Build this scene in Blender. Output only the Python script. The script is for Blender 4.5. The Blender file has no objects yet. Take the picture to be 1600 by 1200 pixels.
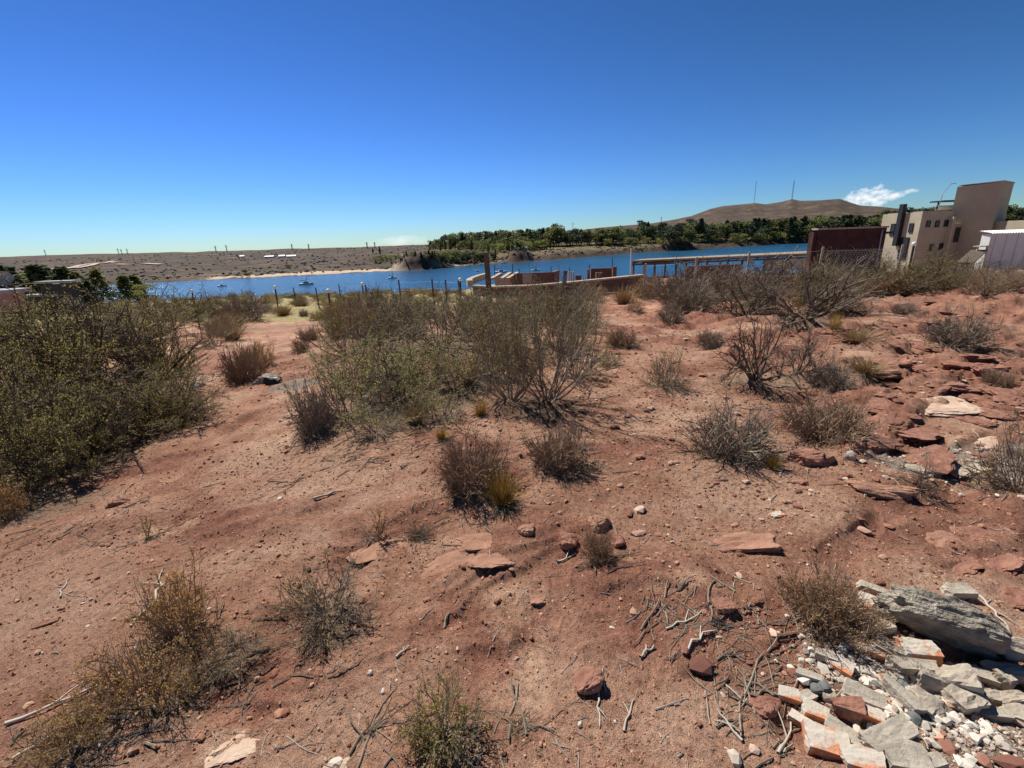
import bpy, math, random
import numpy as np
from mathutils import Matrix, Vector
R = math.radians
rng = np.random.default_rng(7)
random.seed(7)
S = bpy.context.scene
C = S.collection

# ------------------------------------------------------------------ camera
PITCH, ROLL, FPX, EYE = R(17.06), R(2.0), 730.0, 1.6
fw = Vector((0, math.cos(PITCH), -math.sin(PITCH)))
r0 = Vector((1, 0, 0)); u0 = Vector((0, math.sin(PITCH), math.cos(PITCH)))
RT = math.cos(ROLL) * r0 - math.sin(ROLL) * u0
UP = math.sin(ROLL) * r0 + math.cos(ROLL) * u0
cam = bpy.data.cameras.new('camera'); cam.sensor_width = 36.0; cam.lens = FPX / 1600 * 36
cam.clip_start = 0.05; cam.clip_end = 40000
camo = bpy.data.objects.new('camera', cam); C.objects.link(camo)
camo.matrix_world = Matrix(((RT.x, UP.x, -fw.x, 0), (RT.y, UP.y, -fw.y, 0), (RT.z, UP.z, -fw.z, EYE), (0, 0, 0, 1)))
S.camera = camo

# ------------------------------------------------------------------ sky, sun, exposure
SUN_AZ, SUN_EL = R(-36), R(53)
EXPO = .5
SKY_G, SKY_T = (1.51, 1.45, 1.9), (.43, .665, 1.33)
w = bpy.data.worlds.new('World'); S.world = w; w.use_nodes = True
nt = w.node_tree; nd = nt.nodes; lk = nt.links
bg = nd['Background']; bg.inputs['Strength'].default_value = 0.1
sky = nd.new('ShaderNodeTexSky'); sky.sky_type = 'NISHITA'; sky.sun_disc = False
sky.sun_elevation = SUN_EL; sky.sun_rotation = SUN_AZ
sky.altitude = 400; sky.air_density = 1.0; sky.dust_density = 0.0; sky.ozone_density = 1.0
# small cumulus over the hill and a thin bank above the plain, fixed in sky directions
tc = nd.new('ShaderNodeTexCoord'); sep = nd.new('ShaderNodeSeparateXYZ'); lk.new(tc.outputs['Generated'], sep.inputs[0])
def mnode(op, a, b=None, c=None):
    n = nd.new('ShaderNodeMath'); n.operation = op
    for i, v in enumerate((a, b, c)):
        if v is None: continue
        if isinstance(v, (int, float)): n.inputs[i].default_value = v
        else: lk.new(v, n.inputs[i])
    return n.outputs[0]
az = mnode('ARCTAN2', sep.outputs[0], sep.outputs[1])
el = mnode('ARCSINE', sep.outputs[2])
cmb = nd.new('ShaderNodeCombineXYZ'); lk.new(az, cmb.inputs[0]); lk.new(mnode('MULTIPLY', el, 1.6), cmb.inputs[1])
def noise_w(scale, detail, rough):
    n = nd.new('ShaderNodeTexNoise'); n.inputs['Scale'].default_value = scale
    n.inputs['Detail'].default_value = detail; n.inputs['Roughness'].default_value = rough
    lk.new(cmb.outputs[0], n.inputs['Vector']); return n.outputs[0]
nz = noise_w(55, 6, .6); nz2 = noise_w(22, 5, .55)
def puff(azc, elc, ra, re, slope=0.0):
    da = mnode('SUBTRACT', az, azc)
    de = mnode('SUBTRACT', mnode('SUBTRACT', el, elc), mnode('MULTIPLY', da, slope))
    q = mnode('ADD', mnode('POWER', mnode('ABSOLUTE', mnode('DIVIDE', da, ra)), 2.0), mnode('POWER', mnode('ABSOLUTE', mnode('DIVIDE', de, re)), 2.0))
    return mnode('SUBTRACT', 1.0, q)
def clamp01(v):
    n = nd.new('ShaderNodeClamp'); lk.new(v, n.inputs[0]); return n.outputs[0]
A0 = math.atan2(1352 - 800, 763)
c1 = puff(A0, R(2.6), R(2.2), R(1.15), .15)
c2 = puff(A0 + R(1.8), R(2.75), R(2.1), R(.40), .12)
cm = mnode('MAXIMUM', c1, c2)
cum = clamp01(mnode('MULTIPLY', mnode('ADD', cm, mnode('MULTIPLY', mnode('SUBTRACT', nz, .55), 3.4)), .95))
c3 = puff(math.atan2(632 - 800, 763), R(.35), R(4.6), R(.75), .06)
thin = clamp01(mnode('MULTIPLY', mnode('ADD', c3, mnode('MULTIPLY', mnode('SUBTRACT', nz2, .62), 3.0)), .9))
mask = mnode('MAXIMUM', cum, mnode('MULTIPLY', thin, .6))
# the camera's deep polarised-looking blue: one grade for the whole sky
def vmul(a, v):
    n = nd.new('ShaderNodeVectorMath'); n.operation = 'MULTIPLY'; lk.new(a, n.inputs[0]); n.inputs[1].default_value = v; return n.outputs[0]
sp = nd.new('ShaderNodeSeparateColor'); lk.new(vmul(sky.outputs[0], (.085,) * 3), sp.inputs[0]); cc_ = nd.new('ShaderNodeCombineColor')
for i_ in range(3): lk.new(mnode('POWER', sp.outputs[i_], SKY_G[i_]), cc_.inputs[i_])
skyc = vmul(cc_.outputs[0], tuple(10 * k for k in SKY_T))
mx = nd.new('ShaderNodeMix'); mx.data_type = 'RGBA'
lk.new(mask, mx.inputs['Factor']); lk.new(skyc, mx.inputs[6]); mx.inputs[7].default_value = (7.2, 7.3, 7.5, 1)
lk.new(mx.outputs[2], bg.inputs['Color'])
sl = bpy.data.lights.new('sun', 'SUN'); sl.energy = 4.8; sl.angle = R(.53); sl.color = (1, .95, .87)
so = bpy.data.objects.new('sun', sl); C.objects.link(so)
sd = Vector((math.sin(SUN_AZ) * math.cos(SUN_EL), math.cos(SUN_AZ) * math.cos(SUN_EL), math.sin(SUN_EL)))
so.rotation_euler = sd.to_track_quat('Z', 'Y').to_euler(); so.location = sd * 50
S.view_settings.view_transform = 'Standard'; S.view_settings.look = 'None'
S.view_settings.gamma = 1.0; S.view_settings.exposure = EXPO; S.view_settings.use_curve_mapping = False
S.cycles.max_bounces = 6; S.cycles.transparent_max_bounces = 6

# ------------------------------------------------------------------ noise
def _h(ix, iy, seed):
    n = (ix.astype(np.int64) * 374761393 + iy.astype(np.int64) * 668265263 + seed * 1274126177) & 0x7fffffff
    n = ((n ^ (n >> 13)) * 1274126177) & 0x7fffffff
    return ((n ^ (n >> 16)) & 0xffff) / 65535.0 * 2 * math.pi
def perlin(x, y, seed=0):
    x = np.asarray(x, float); y = np.asarray(y, float)
    ix = np.floor(x); iy = np.floor(y); fx = x - ix; fy = y - iy
    u = fx * fx * fx * (fx * (fx * 6 - 15) + 10); v = fy * fy * fy * (fy * (fy * 6 - 15) + 10)
    def g(a, b):
        t = _h(ix + a, iy + b, seed); return np.cos(t) * (fx - a) + np.sin(t) * (fy - b)
    return ((g(0, 0) * (1 - u) + g(1, 0) * u) * (1 - v) + (g(0, 1) * (1 - u) + g(1, 1) * u) * v) * 1.5
def fbm(x, y, o=4, seed=0, rough=.5):
    t = 0; a = 1.0; f = 1.0
    for k in range(o):
        t = t + a * perlin(np.asarray(x) * f, np.asarray(y) * f, seed + k * 17); a *= rough; f *= 2.03
    return t
def sstep(a, b, x):
    t = np.clip((np.asarray(x, float) - a) / (b - a), 0, 1); return t * t * (3 - 2 * t)

# ------------------------------------------------------------------ rays
def ray(px, py):
    d = fw * FPX + RT * (px - 800) + UP * (600 - py); return d.normalized()
def at_y(px, py, Y):
    d = ray(px, py); t = Y / d.y; return Vector((d.x * t, Y, EYE + d.z * t))
def at_z(px, py, z):
    d = ray(px, py); t = (z - EYE) / d.z; return Vector((d.x * t, d.y * t, z))
def mpp(p):                                   # metres per photo pixel at a point
    return (Vector(p) - Vector((0, 0, EYE))).dot(fw) / FPX

# ------------------------------------------------------------------ terrain heights
WATER = -12.4
shore_px = [(60, 449), (150, 446), (230, 442), (300, 438.5), (350, 436), (400, 434), (500, 429), (600, 424), (660, 421.5), (710, 417), (760, 413), (800, 410.5),
            (860, 406.5), (930, 400.5), (1000, 395), (1080, 390), (1160, 385), (1270, 379), (1330, 376)]
SH = np.array([at_z(a, b, WATER)[:2] for a, b in shore_px])
shr = np.hypot(SH[:, 0], SH[:, 1]); sha = np.arctan2(SH[:, 0], SH[:, 1])
def shore_r(a):
    return np.interp(a, sha, shr)
SKY = np.array([(0, 402), (70, 399), (140, 397), (270, 395), (400, 392), (560, 387.5), (660, 384), (760, 378), (880, 363), (930, 357), (960, 354), (1020, 349), (1050, 344), (1080, 338),
                (1110, 327), (1130, 322.5), (1165, 319.5), (1180, 318), (1196, 320), (1222, 316), (1238, 312), (1250, 314.5), (1275, 314), (1312, 311.5), (1328, 317), (1345, 322), (1370, 323), (1420, 328), (1500, 330), (1600, 327)], float)
_ska, _skt = [], []
for a, b in SKY:
    d = ray(a, b); _ska.append(math.atan2(d.x, d.y)); _skt.append(d.z / math.hypot(d.x, d.y))
def base_h(x, y):
    yy = y - 3.0 * sstep(3, 12, x)
    yy = np.where(y > 0, yy, 0)
    z = np.interp(yy, [0, 7, 10, 14, 20, 28, 45, 60, 85, 118, 135, 160], [0, 0, -.12, -.55, -1.25, -2.0, -2.9, -3.7, -6.5, -11.6, -13.5, -16])
    z = z - .10 * np.clip(-x - 1.5, 0, 6)
    return z
def far_h(x, y):
    r = np.hypot(x, y); a = np.arctan2(x, y)
    d = r - shore_r(a)
    L = np.interp(a, [R(-40), R(-12), R(-2), R(10), R(35)], [620, 420, 150, 140, 140])
    top = np.interp(a, [R(-40), R(-10), R(0), R(25), R(36), R(45)], [11.0, 11.5, 12.5, 12, 14, 24])
    n = fbm(x / 60, y / 60, 4, 5)
    z = WATER + top * (1 - np.exp(-np.clip(d, 0, None) / L)) + n * .8 * sstep(10, 120, d)
    # rocky low cliff along the water's edge
    rock = np.interp(a, [R(-35), R(-16), R(-13), R(-7), R(-2), R(0), R(3), R(8), R(34)], [.8, .6, .3, .5, .4, 1.6, 1.2, 2.2, 2.6])
    z = z + rock * sstep(0, 7, d + fbm(x / 9, y / 9, 3, 9) * 5) + .5 * fbm(x / 7, y / 7, 3, 31) * sstep(0, 8, d) * (1 - sstep(40, 120, d))
    # dark cliffs
    for px, py, hw, hh in CL:
        dx = (a - px) / hw; dd = d - 2
        z = z + hh * np.clip(1 - np.abs(dx) ** 2.2 + .35 * fbm(x / 6, y / 6, 3, 3), 0, 1.2) * sstep(-2, 5, dd) * (1 - sstep(22, 55, dd))
    z = np.where(d < 0, WATER + np.clip(d, -40, 0) * .12, z)
    # distant ridge
    t = np.interp(a, _ska, _skt)
    zr = EYE + t * 2300
    ridge = np.exp(-((r - 2300) / 620.0) ** 2)
    gul = fbm(x / 260, y / 260, 4, 77) * 9 * ridge * (1 - ridge) * 2.2
    zz = z * (1 - ridge) + zr * ridge + gul
    zz = np.where(r > 2300, zr - (r - 2300) * .03, zz)
    return np.where(r > 700, zz, z + (zz - z) * sstep(400, 700, r))
def paz(px):
    d = ray(px, 400); return math.atan2(d.x, d.y)
CL = [(paz(655), 0, R(3.2), 7.0), (paz(812), 0, R(1.5), 4.2), (paz(1056), 0, R(1.8), 5.0), (paz(1243), 0, R(1.4), 5.0)]
def rock_mask(x, y):
    a = fbm(x / 1.3 + 5, y / 1.0, 3, 41)
    right = sstep(.8, 2.6, x - .12 * y) * .75
    diag = np.exp(-((x + .25 - .05 * y) / .55) ** 2) * sstep(1.2, 2.0, y) * (1 - sstep(3.2, 4.5, y)) * .55
    return np.clip(sstep(-.15, .35, a + right * .9 + diag - .22), 0, 1)
def detail_h(x, y):
    r = np.hypot(x, y)
    f = 1 - sstep(14, 40, r)
    m = rock_mask(x, y)
    z = .075 * fbm(x / 2.2, y / 2.2, 3, 11) * sstep(0, 3, r)
    c, s = math.cos(.5), math.sin(.5)
    xr, yr = c * x + s * y, -s * x + c * y
    t = fbm(xr / 1.1, yr / .6, 3, 23, .5) * 3.0
    fl = np.floor(t); fr = t - fl
    z = z + m * f * (.026 + .022 * sstep(1.8, 3.5, x)) * (fl + sstep(.5, 1.0, fr) + .25 * fr)
    z = z + f * (.010 * fbm(x * 3.1, y * 3.1, 3, 51) + (1 - .5 * m) * .0065 * np.abs(fbm(x * 13, y * 13, 3, 61)) + .003 * fbm(x * 37, y * 37, 2, 71))
    z = z + .22 * fbm(x / 9, y / 9, 3, 91) * sstep(9, 24, r)
    return z
def H(x, y):
    x = np.asarray(x, float); y = np.asarray(y, float)
    r = np.hypot(x, y); a = np.arctan2(x, y)
    near = base_h(x, y) + detail_h(x, y)
    far = far_h(x, y)
    k = sstep(.0, 1.0, (r - 165) / 20.0)
    back = np.abs(a) > R(75)
    res = near * (1 - k) + far * k
    flat = .0 + detail_h(x, y) - np.clip(r - 20, 0, 400) * .01
    kb = sstep(R(62), R(85), np.abs(a)) * sstep(1, 6, r)
    return res * (1 - kb) + flat * kb
_ts = np.exp(np.linspace(math.log(.8), math.log(4000), 420))
def _first(d, ts):
    xs, ys, zs = d.x * ts, d.y * ts, EYE + d.z * ts
    below = zs < np.maximum(H(xs, ys), WATER)
    return int(np.argmax(below)) if below.any() else len(ts) - 1
def hit(px, py):
    d = ray(px, py); i = _first(d, _ts)
    ts = np.linspace(_ts[max(i - 1, 0)], _ts[i], 14); t = ts[_first(d, ts)]
    x, y = d.x * t, d.y * t
    return Vector((x, y, max(gz(x, y), WATER)))
def gz(x, y): return float(H(np.array([x]), np.array([y]))[0])

# ------------------------------------------------------------------ mesh helpers
def mesh_np(name, V, quads=None, tris=None, attrs=None, smooth=False):
    me = bpy.data.meshes.new(name)
    V = np.asarray(V, np.float32)
    nq = 0 if quads is None else len(quads); ntt = 0 if tris is None else len(tris)
    me.vertices.add(len(V)); me.vertices.foreach_set('co', V.ravel())
    idx = []
    if nq: idx.append(np.asarray(quads, np.int32).ravel())
    if ntt: idx.append(np.asarray(tris, np.int32).ravel())
    idx = np.concatenate(idx)
    me.loops.add(len(idx)); me.loops.foreach_set('vertex_index', idx)
    me.polygons.add(nq + ntt)
    st = np.concatenate([np.arange(nq) * 4, nq * 4 + np.arange(ntt) * 3]).astype(np.int32)
    me.polygons.foreach_set('loop_start', st)
    me.polygons.foreach_set('use_smooth', np.full(nq + ntt, bool(smooth)))
    me.update(calc_edges=True)
    for k, v in (attrs or {}).items():
        at = me.attributes.new(k, 'FLOAT', 'POINT'); at.data.foreach_set('value', np.asarray(v, np.float32))
    return me
class MB:
    def __init__(s): s.v = []; s.q = []; s.t = []; s.n = 0
    def add(s, V, q=None, t=None):
        V = np.asarray(V, float); s.v.append(V)
        if q is not None and len(q): s.q.append(np.asarray(q) + s.n)
        if t is not None and len(t): s.t.append(np.asarray(t) + s.n)
        s.n += len(V)
    def box(s, c, d, rz=0, M=None):
        x, y, z = [k / 2 for k in d]
        V = np.array([(-x, -y, -z), (x, -y, -z), (x, y, -z), (-x, y, -z), (-x, -y, z), (x, -y, z), (x, y, z), (-x, y, z)])
        if M is not None: V = V @ np.array(M.to_3x3()).T
        elif rz: V = V @ np.array(Matrix.Rotation(rz, 3, 'Z')).T
        s.add(V + np.array(c), [(0, 3, 2, 1), (4, 5, 6, 7), (0, 1, 5, 4), (1, 2, 6, 5), (2, 3, 7, 6), (3, 0, 4, 7)])
    def beam(s, a, b, w_, h_=None):
        a = Vector(a); b = Vector(b); d = b - a; L = d.length
        q = d.to_track_quat('Z', 'Y').to_matrix()
        s.box((a + b) / 2, (w_, h_ or w_, L), M=q.to_4x4())
    def tubes(s, P, Rd, k=3):
        P = np.asarray(P, float); Rd = np.asarray(Rd, float); M, n, _ = P.shape
        T = np.gradient(P, axis=1); T /= np.linalg.norm(T, axis=2, keepdims=True) + 1e-9
        ref = np.where(np.abs(T[..., 2:3]) < .9, np.array([0, 0, 1.]), np.array([1., 0, 0]))
        A = np.cross(T, ref); A /= np.linalg.norm(A, axis=2, keepdims=True) + 1e-9
        B = np.cross(T, A)
        an = np.arange(k) * 2 * math.pi / k
        V = P[:, :, None, :] + Rd[:, :, None, None] * (A[:, :, None, :] * np.cos(an)[None, None, :, None] + B[:, :, None, :] * np.sin(an)[None, None, :, None])
        ids = np.arange(M * n * k).reshape(M, n, k)
        a = ids[:, :-1, :]; b = np.roll(ids, -1, axis=2)[:, :-1, :]; c = np.roll(ids, -1, axis=2)[:, 1:, :]; d = ids[:, 1:, :]
        s.add(V.reshape(-1, 3), np.stack([a, b, c, d], -1).reshape(-1, 4))
    def build(s, name, smooth=False, attrs=None):
        return mesh_np(name, np.concatenate(s.v), np.concatenate(s.q) if s.q else None, np.concatenate(s.t) if s.t else None, attrs, smooth)
def obj(name, me, mat, parent=None, loc=None, rot=None, scale=None):
    o = bpy.data.objects.new(name, me); C.objects.link(o)
    if mat is not None and not me.materials: me.materials.append(mat)
    if parent: o.parent = parent
    if loc is not None: o.location = loc
    if rot is not None: o.rotation_euler = rot
    if scale is not None: o.scale = scale
    return o
def tag(o, label, cat, group=None, kind=None):
    if label: o['label'] = label
    if cat: o['category'] = cat
    if group: o['group'] = group
    if kind: o['kind'] = kind
    return o
def thing(name, label, cat, loc=(0, 0, 0), rz=0, scale=None, group=None):
    o = bpy.data.objects.new(name, None); C.objects.link(o); o.location = loc; o.rotation_euler = (0, 0, rz)
    if scale is not None: o.scale = scale
    o.empty_display_size = .1
    return tag(o, label, cat, group)

# ------------------------------------------------------------------ materials
class NT:
    def __init__(s, name):
        s.m = bpy.data.materials.new(name); s.m.use_nodes = True; s.t = s.m.node_tree
        s.b = s.t.nodes['Principled BSDF']; s.out = s.t.nodes['Material Output']
    def n(s, typ, **kw):
        x = s.t.nodes.new(typ)
        for k, v in kw.items(): setattr(x, k, v)
        return x
    def l(s, a, b): s.t.links.new(a, b)
    def noise(s, scale, detail=4, rough=.55, vec=None):
        x = s.n('ShaderNodeTexNoise'); x.inputs['Scale'].default_value = scale; x.inputs['Detail'].default_value = detail; x.inputs['Roughness'].default_value = rough
        if vec is not None: s.l(vec, x.inputs['Vector'])
        return x.outputs[0]
    def ramp(s, f, pts):
        x = s.n('ShaderNodeValToRGB'); e = x.color_ramp.elements
        while len(e) < len(pts): e.new(.5)
        for i, (p, c) in enumerate(pts):
            e[i].position = p; e[i].color = (c if isinstance(c, tuple) else (c, c, c)) + (1,)
        s.l(f, x.inputs[0]); return x.outputs[0]
    def mix(s, f, a, b, mode='MIX'):
        x = s.n('ShaderNodeMix', data_type='RGBA', blend_type=mode)
        for i, v in ((0, f), (6, a), (7, b)):
            if isinstance(v, tuple): x.inputs[i].default_value = v + (1,)
            elif isinstance(v, (int, float)): x.inputs[i].default_value = v
            else: s.l(v, x.inputs[i])
        return x.outputs[2]
    def attr(s, k): x = s.n('ShaderNodeAttribute', attribute_name=k); return x.outputs['Fac']
    def math(s, op, a, b):
        x = s.n('ShaderNodeMath', operation=op)
        for i, v in enumerate((a, b)):
            if isinstance(v, (int, float)): x.inputs[i].default_value = v
            else: s.l(v, x.inputs[i])
        return x.outputs[0]
    def pos(s): return s.n('ShaderNodeNewGeometry').outputs['Position']
    def objc(s): return s.n('ShaderNodeTexCoord').outputs['Object']
    def bump(s, h, strength=.5, dist=.01, prev=None):
        x = s.n('ShaderNodeBump'); x.inputs['Strength'].default_value = strength; x.inputs['Distance'].default_value = dist
        s.l(h, x.inputs['Height'])
        if prev is not None: s.l(prev, x.inputs['Normal'])
        return x.outputs[0]
    def done(s, col, rough=.9, nrm=None, spec=.2):
        if isinstance(col, tuple): s.b.inputs['Base Color'].default_value = col + (1,)
        else: s.l(col, s.b.inputs['Base Color'])
        s.b.inputs['Roughness'].default_value = rough; s.b.inputs['Specular IOR Level'].default_value = spec
        if nrm is not None: s.l(nrm, s.b.inputs['Normal'])
        return s.m
def simple(name, c1, c2, scale=6, rough=.85, bump=.3, dist=.01, spec=.2, detail=5):
    m = NT(name); v = m.objc(); f = m.noise(scale, detail, .6, v)
    return m.done(m.ramp(f, [(.3, c1), (.7, c2)]), rough, m.bump(m.noise(scale * 5, 4, .6, v), bump, dist), spec)
def leafmat(name, dark, mid, light, trans=.35):
    m = NT(name); v = m.attr('v'); oi = m.n('ShaderNodeObjectInfo').outputs['Random']
    col = m.ramp(v, [(0, dark), (.5, mid), (1, light)])
    col = m.mix(m.math('MULTIPLY', oi, .7), col, (mid[0] * 1.25, mid[1] * 1.08, mid[2] * 1.0))
    m.done(col, .7, None, .25)
    tr = m.n('ShaderNodeBsdfTranslucent'); m.l(col, tr.inputs['Color'])
    ms = m.n('ShaderNodeMixShader'); ms.inputs[0].default_value = trans
    m.l(m.b.outputs[0], ms.inputs[1]); m.l(tr.outputs[0], ms.inputs[2]); m.l(ms.outputs[0], m.out.inputs[0])
    return m.m
def woodmat(name, c1, c2):
    m = NT(name); v = m.attr('v'); n = m.noise(40, 3, .6, m.objc())
    col = m.mix(m.math('ADD', m.math('MULTIPLY', v, .6), m.math('MULTIPLY', n, .4)), c1, c2)
    return m.done(col, .85, None, .15)

m = NT('red_soil'); P_ = m.pos()
n1 = m.noise(.9, 5, .6, P_); n2 = m.noise(5, 6, .65, P_); n3 = m.noise(38, 5, .7, P_); n4 = m.noise(170, 3, .7, P_); n5 = m.noise(.33, 4, .6, P_)
soil = m.ramp(n2, [(.28, (.245, .120, .078)), (.5, (.365, .190, .122)), (.72, (.49, .278, .185))])
soil = m.mix(m.ramp(n1, [(.44, 0.0), (.62, .9)]), soil, (.54, .35, .245))
soil = m.mix(m.ramp(n5, [(.45, 0.0), (.62, .55)]), soil, (.29, .15, .10))
rk = m.ramp(n2, [(.3, (.185, .078, .054)), (.5, (.285, .128, .086)), (.7, (.41, .205, .138))])
rk = m.mix(m.ramp(n1, [(.5, 0.0), (.66, .7)]), rk, (.41, .235, .155))
col = m.mix(m.math('MULTIPLY', m.attr('rock'), .85), soil, rk)
pal = m.ramp(n2, [(.3, (.46, .265, .165)), (.7, (.66, .45, .315))])
pf = m.ramp(m.math('ADD', m.attr('pale'), m.math('MULTIPLY', m.math('SUBTRACT', n2, .5), 1.2)), [(.40, 0.0), (.95, 1.0)])
col = m.mix(pf, col, pal)
gr = m.ramp(n4, [(.3, (.20, .14, .11)), (.5, (.33, .245, .195)), (.7, (.48, .39, .32))])
gf = m.ramp(m.math('ADD', m.attr('gravel'), m.math('MULTIPLY', m.math('SUBTRACT', n2, .5), .9)), [(.4, 0.0), (.6, 1.0)])
col = m.mix(gf, col, gr)
spk = m.ramp(n4, [(.27, (.36, .33, .31)), (.42, (1.0, 1.0, 1.0)), (.60, (1.0, 1.0, 1.0)), (.74, (1.6, 1.55, 1.5))])
col = m.mix(m.math('SUBTRACT', 1.0, m.attr('far')), col, spk, 'MULTIPLY')
col = m.mix(1.0, col, m.ramp(n3, [(.3, (.55, .53, .52)), (.48, (1.0, 1.0, 1.0)), (.7, (1.3, 1.3, 1.3))]), 'MULTIPLY')
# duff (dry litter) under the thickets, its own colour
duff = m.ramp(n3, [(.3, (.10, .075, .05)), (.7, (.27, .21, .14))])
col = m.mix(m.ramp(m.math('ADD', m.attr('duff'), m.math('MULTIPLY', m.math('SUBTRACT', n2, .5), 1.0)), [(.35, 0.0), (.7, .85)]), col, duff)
# far country
fn1 = m.noise(.012, 5, .6, P_); fn2 = m.noise(.09, 5, .7, P_); fn3 = m.noise(.45, 3, .7, P_)
fn0 = m.noise(.035, 6, .7, P_)
fc = m.ramp(fn1, [(.35, (.095, .062, .046)), (.5, (.14, .092, .064)), (.65, (.20, .14, .092))])
fc = m.mix(m.ramp(fn0, [(.46, 0.0), (.56, .85)]), fc, (.048, .042, .036))
fc = m.mix(m.ramp(fn2, [(.45, 0.0), (.6, .75)]), fc, (.050, .042, .030))
fc = m.mix(m.ramp(fn3, [(.45, 0.0), (.62, .55)]), fc, (.062, .052, .038))
fg = m.ramp(fn2, [(.35, (.21, .17, .085)), (.5, (.16, .13, .065)), (.62, (.085, .075, .042))])
fc = m.mix(m.attr('grassy'), fc, fg)
fc = m.mix(m.ramp(m.math('ADD', m.attr('sand'), m.math('MULTIPLY', m.math('SUBTRACT', fn2, .5), 1.0)), [(.45, 0.0), (.6, 1.0)]), fc, (.50, .39, .28))
fc = m.mix(m.attr('cliff'), fc, m.ramp(fn3, [(.3, (.030, .021, .020)), (.7, (.085, .058, .048))]))
lg = m.ramp(n2, [(.3, (.20, .175, .075)), (.5, (.32, .27, .13)), (.7, (.42, .31, .17))])
col = m.mix(m.ramp(m.math('ADD', m.attr('lowgrass'), m.math('MULTIPLY', m.math('SUBTRACT', n1, .5), 1.0)), [(.35, 0.0), (.65, .9)]), col, lg)
col = m.mix(m.attr('far'), col, fc)
b1 = m.bump(n3, .8, .03); b2 = m.bump(n4, 1.0, .012, b1)
M_ground = m.done(col, .95, b2, .1)

m = NT('lake_water'); P_ = m.pos()
mp = m.n('ShaderNodeMapping'); m.l(P_, mp.inputs[0]); mp.inputs['Scale'].default_value = (1, .55, 1); mp.inputs['Rotation'].default_value = (0, 0, R(20))
wv = m.noise(.55, 5, .65, mp.outputs[0]); wl = m.noise(.02, 3, .6, mp.outputs[0])
wc = m.ramp(wl, [(.35, (.008, .060, .115)), (.65, (.014, .085, .150))])
M_water = m.done(wc, .22, m.bump(wv, .8, .8), .32)

M_leaf_olive = leafmat('olive_leaves', (.115, .105, .034), (.235, .205, .070), (.38, .33, .13), .44)
M_leaf_green = leafmat('grey_green_leaves', (.17, .175, .06), (.35, .345, .13), (.54, .51, .26), .46)
M_leaf_dry = leafmat('dry_leaves', (.20, .115, .035), (.44, .285, .085), (.68, .50, .18), .45)
M_leaf_brown = leafmat('brown_leaves', (.14, .088, .044), (.28, .185, .09), (.46, .33, .17), .42)
M_leaf_lime = leafmat('lime_leaves', (.16, .14, .035), (.36, .31, .075), (.58, .50, .15), .42)
M_grass = leafmat('golden_grass', (.22, .14, .03), (.46, .32, .075), (.68, .52, .19))
M_straw = leafmat('straw', (.20, .155, .08), (.38, .31, .17), (.56, .47, .29))
M_needle = leafmat('conifer_needles', (.026, .042, .022), (.054, .078, .040), (.11, .13, .058), .28)
M_broad = leafmat('broad_leaves', (.075, .092, .034), (.155, .175, .062), (.28, .285, .11), .4)
M_light = leafmat('willow_leaves', (.11, .135, .036), (.21, .235, .065), (.33, .35, .12), .42)
M_wood_grey = woodmat('grey_twigs', (.115, .086, .064), (.38, .31, .235))
M_wood_brown = woodmat('brown_twigs', (.16, .105, .070), (.44, .31, .21))
M_wood_dark = woodmat('dark_twigs', (.065, .048, .036), (.21, .155, .11))
M_wood_dead = woodmat('bleached_wood', (.22, .185, .145), (.58, .52, .44))
M_post = simple('weathered_post', (.060, .048, .038), (.155, .122, .092), 14)
M_paleplank = simple('pale_plank', (.32, .26, .19), (.52, .44, .34), 8)
M_concrete = simple('old_concrete', (.25, .215, .17), (.54, .475, .385), 9, .95, .6, .012)
M_limestone = simple('cream_stone', (.25, .205, .16), (.54, .465, .37), 7, .95, .6, .012)
M_maroon = simple('maroon_sandstone', (.17, .076, .055), (.38, .19, .13), 8, .95, .7, .015)
M_redrock = simple('red_sandstone', (.23, .118, .078), (.40, .222, .148), 7, .95, .7, .015)
M_cobble = simple('grey_cobble', (.10, .105, .10), (.22, .22, .205), 10, .7, .2, .005)
M_brick = NT('mortared_brick'); v_ = M_brick.objc()
M_brick = M_brick.done(M_brick.mix(M_brick.ramp(M_brick.noise(9, 5, .65, v_), [(.47, 0.0), (.54, 1.0)]), (.50, .44, .365), M_brick.ramp(M_brick.noise(30, 3, .6, v_), [(.3, (.42, .155, .075)), (.7, (.60, .27, .15))])), .95, M_brick.bump(M_brick.noise(55, 4, .6, v_), .5, .008), .1)
M_beige = simple('beige_render', (.37, .335, .24), (.45, .41, .30), 1.2, .95, .2, .01)
M_tan = simple('tan_render', (.36, .305, .22), (.43, .37, .27), 1.2, .95, .2, .01)
M_darkglass = simple('dark_glass', (.015, .017, .02), (.03, .034, .04), 3, .2, 0, .01, .5)
M_black = simple('black_metal', (.012, .012, .013), (.025, .025, .026), 4, .5, 0, .01, .4)
M_white = simple('white_paint', (.70, .70, .69), (.82, .82, .80), 3, .5, .1, .01, .4)
M_shedm = simple('white_sheet_metal', (.60, .62, .58), (.72, .74, .69), 2, .45, .05, .01, .4)
M_steel = simple('galvanised_steel', (.22, .22, .22), (.38, .38, .38), 8, .5, .05, .01, .5)
M_redwall = simple('dark_red_masonry', (.050, .022, .022), (.10, .046, .042), 2.2, .95, .5, .03)
M_brickwall = NT('red_brickwork'); v_ = M_brickwall.pos()
_bt = M_brickwall.n('ShaderNodeTexBrick'); _bt.inputs['Scale'].default_value = 4.0
_bt.inputs['Color1'].default_value = (.17, .085, .062, 1); _bt.inputs['Color2'].default_value = (.12, .062, .05, 1); _bt.inputs['Mortar'].default_value = (.22, .18, .15, 1)
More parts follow.
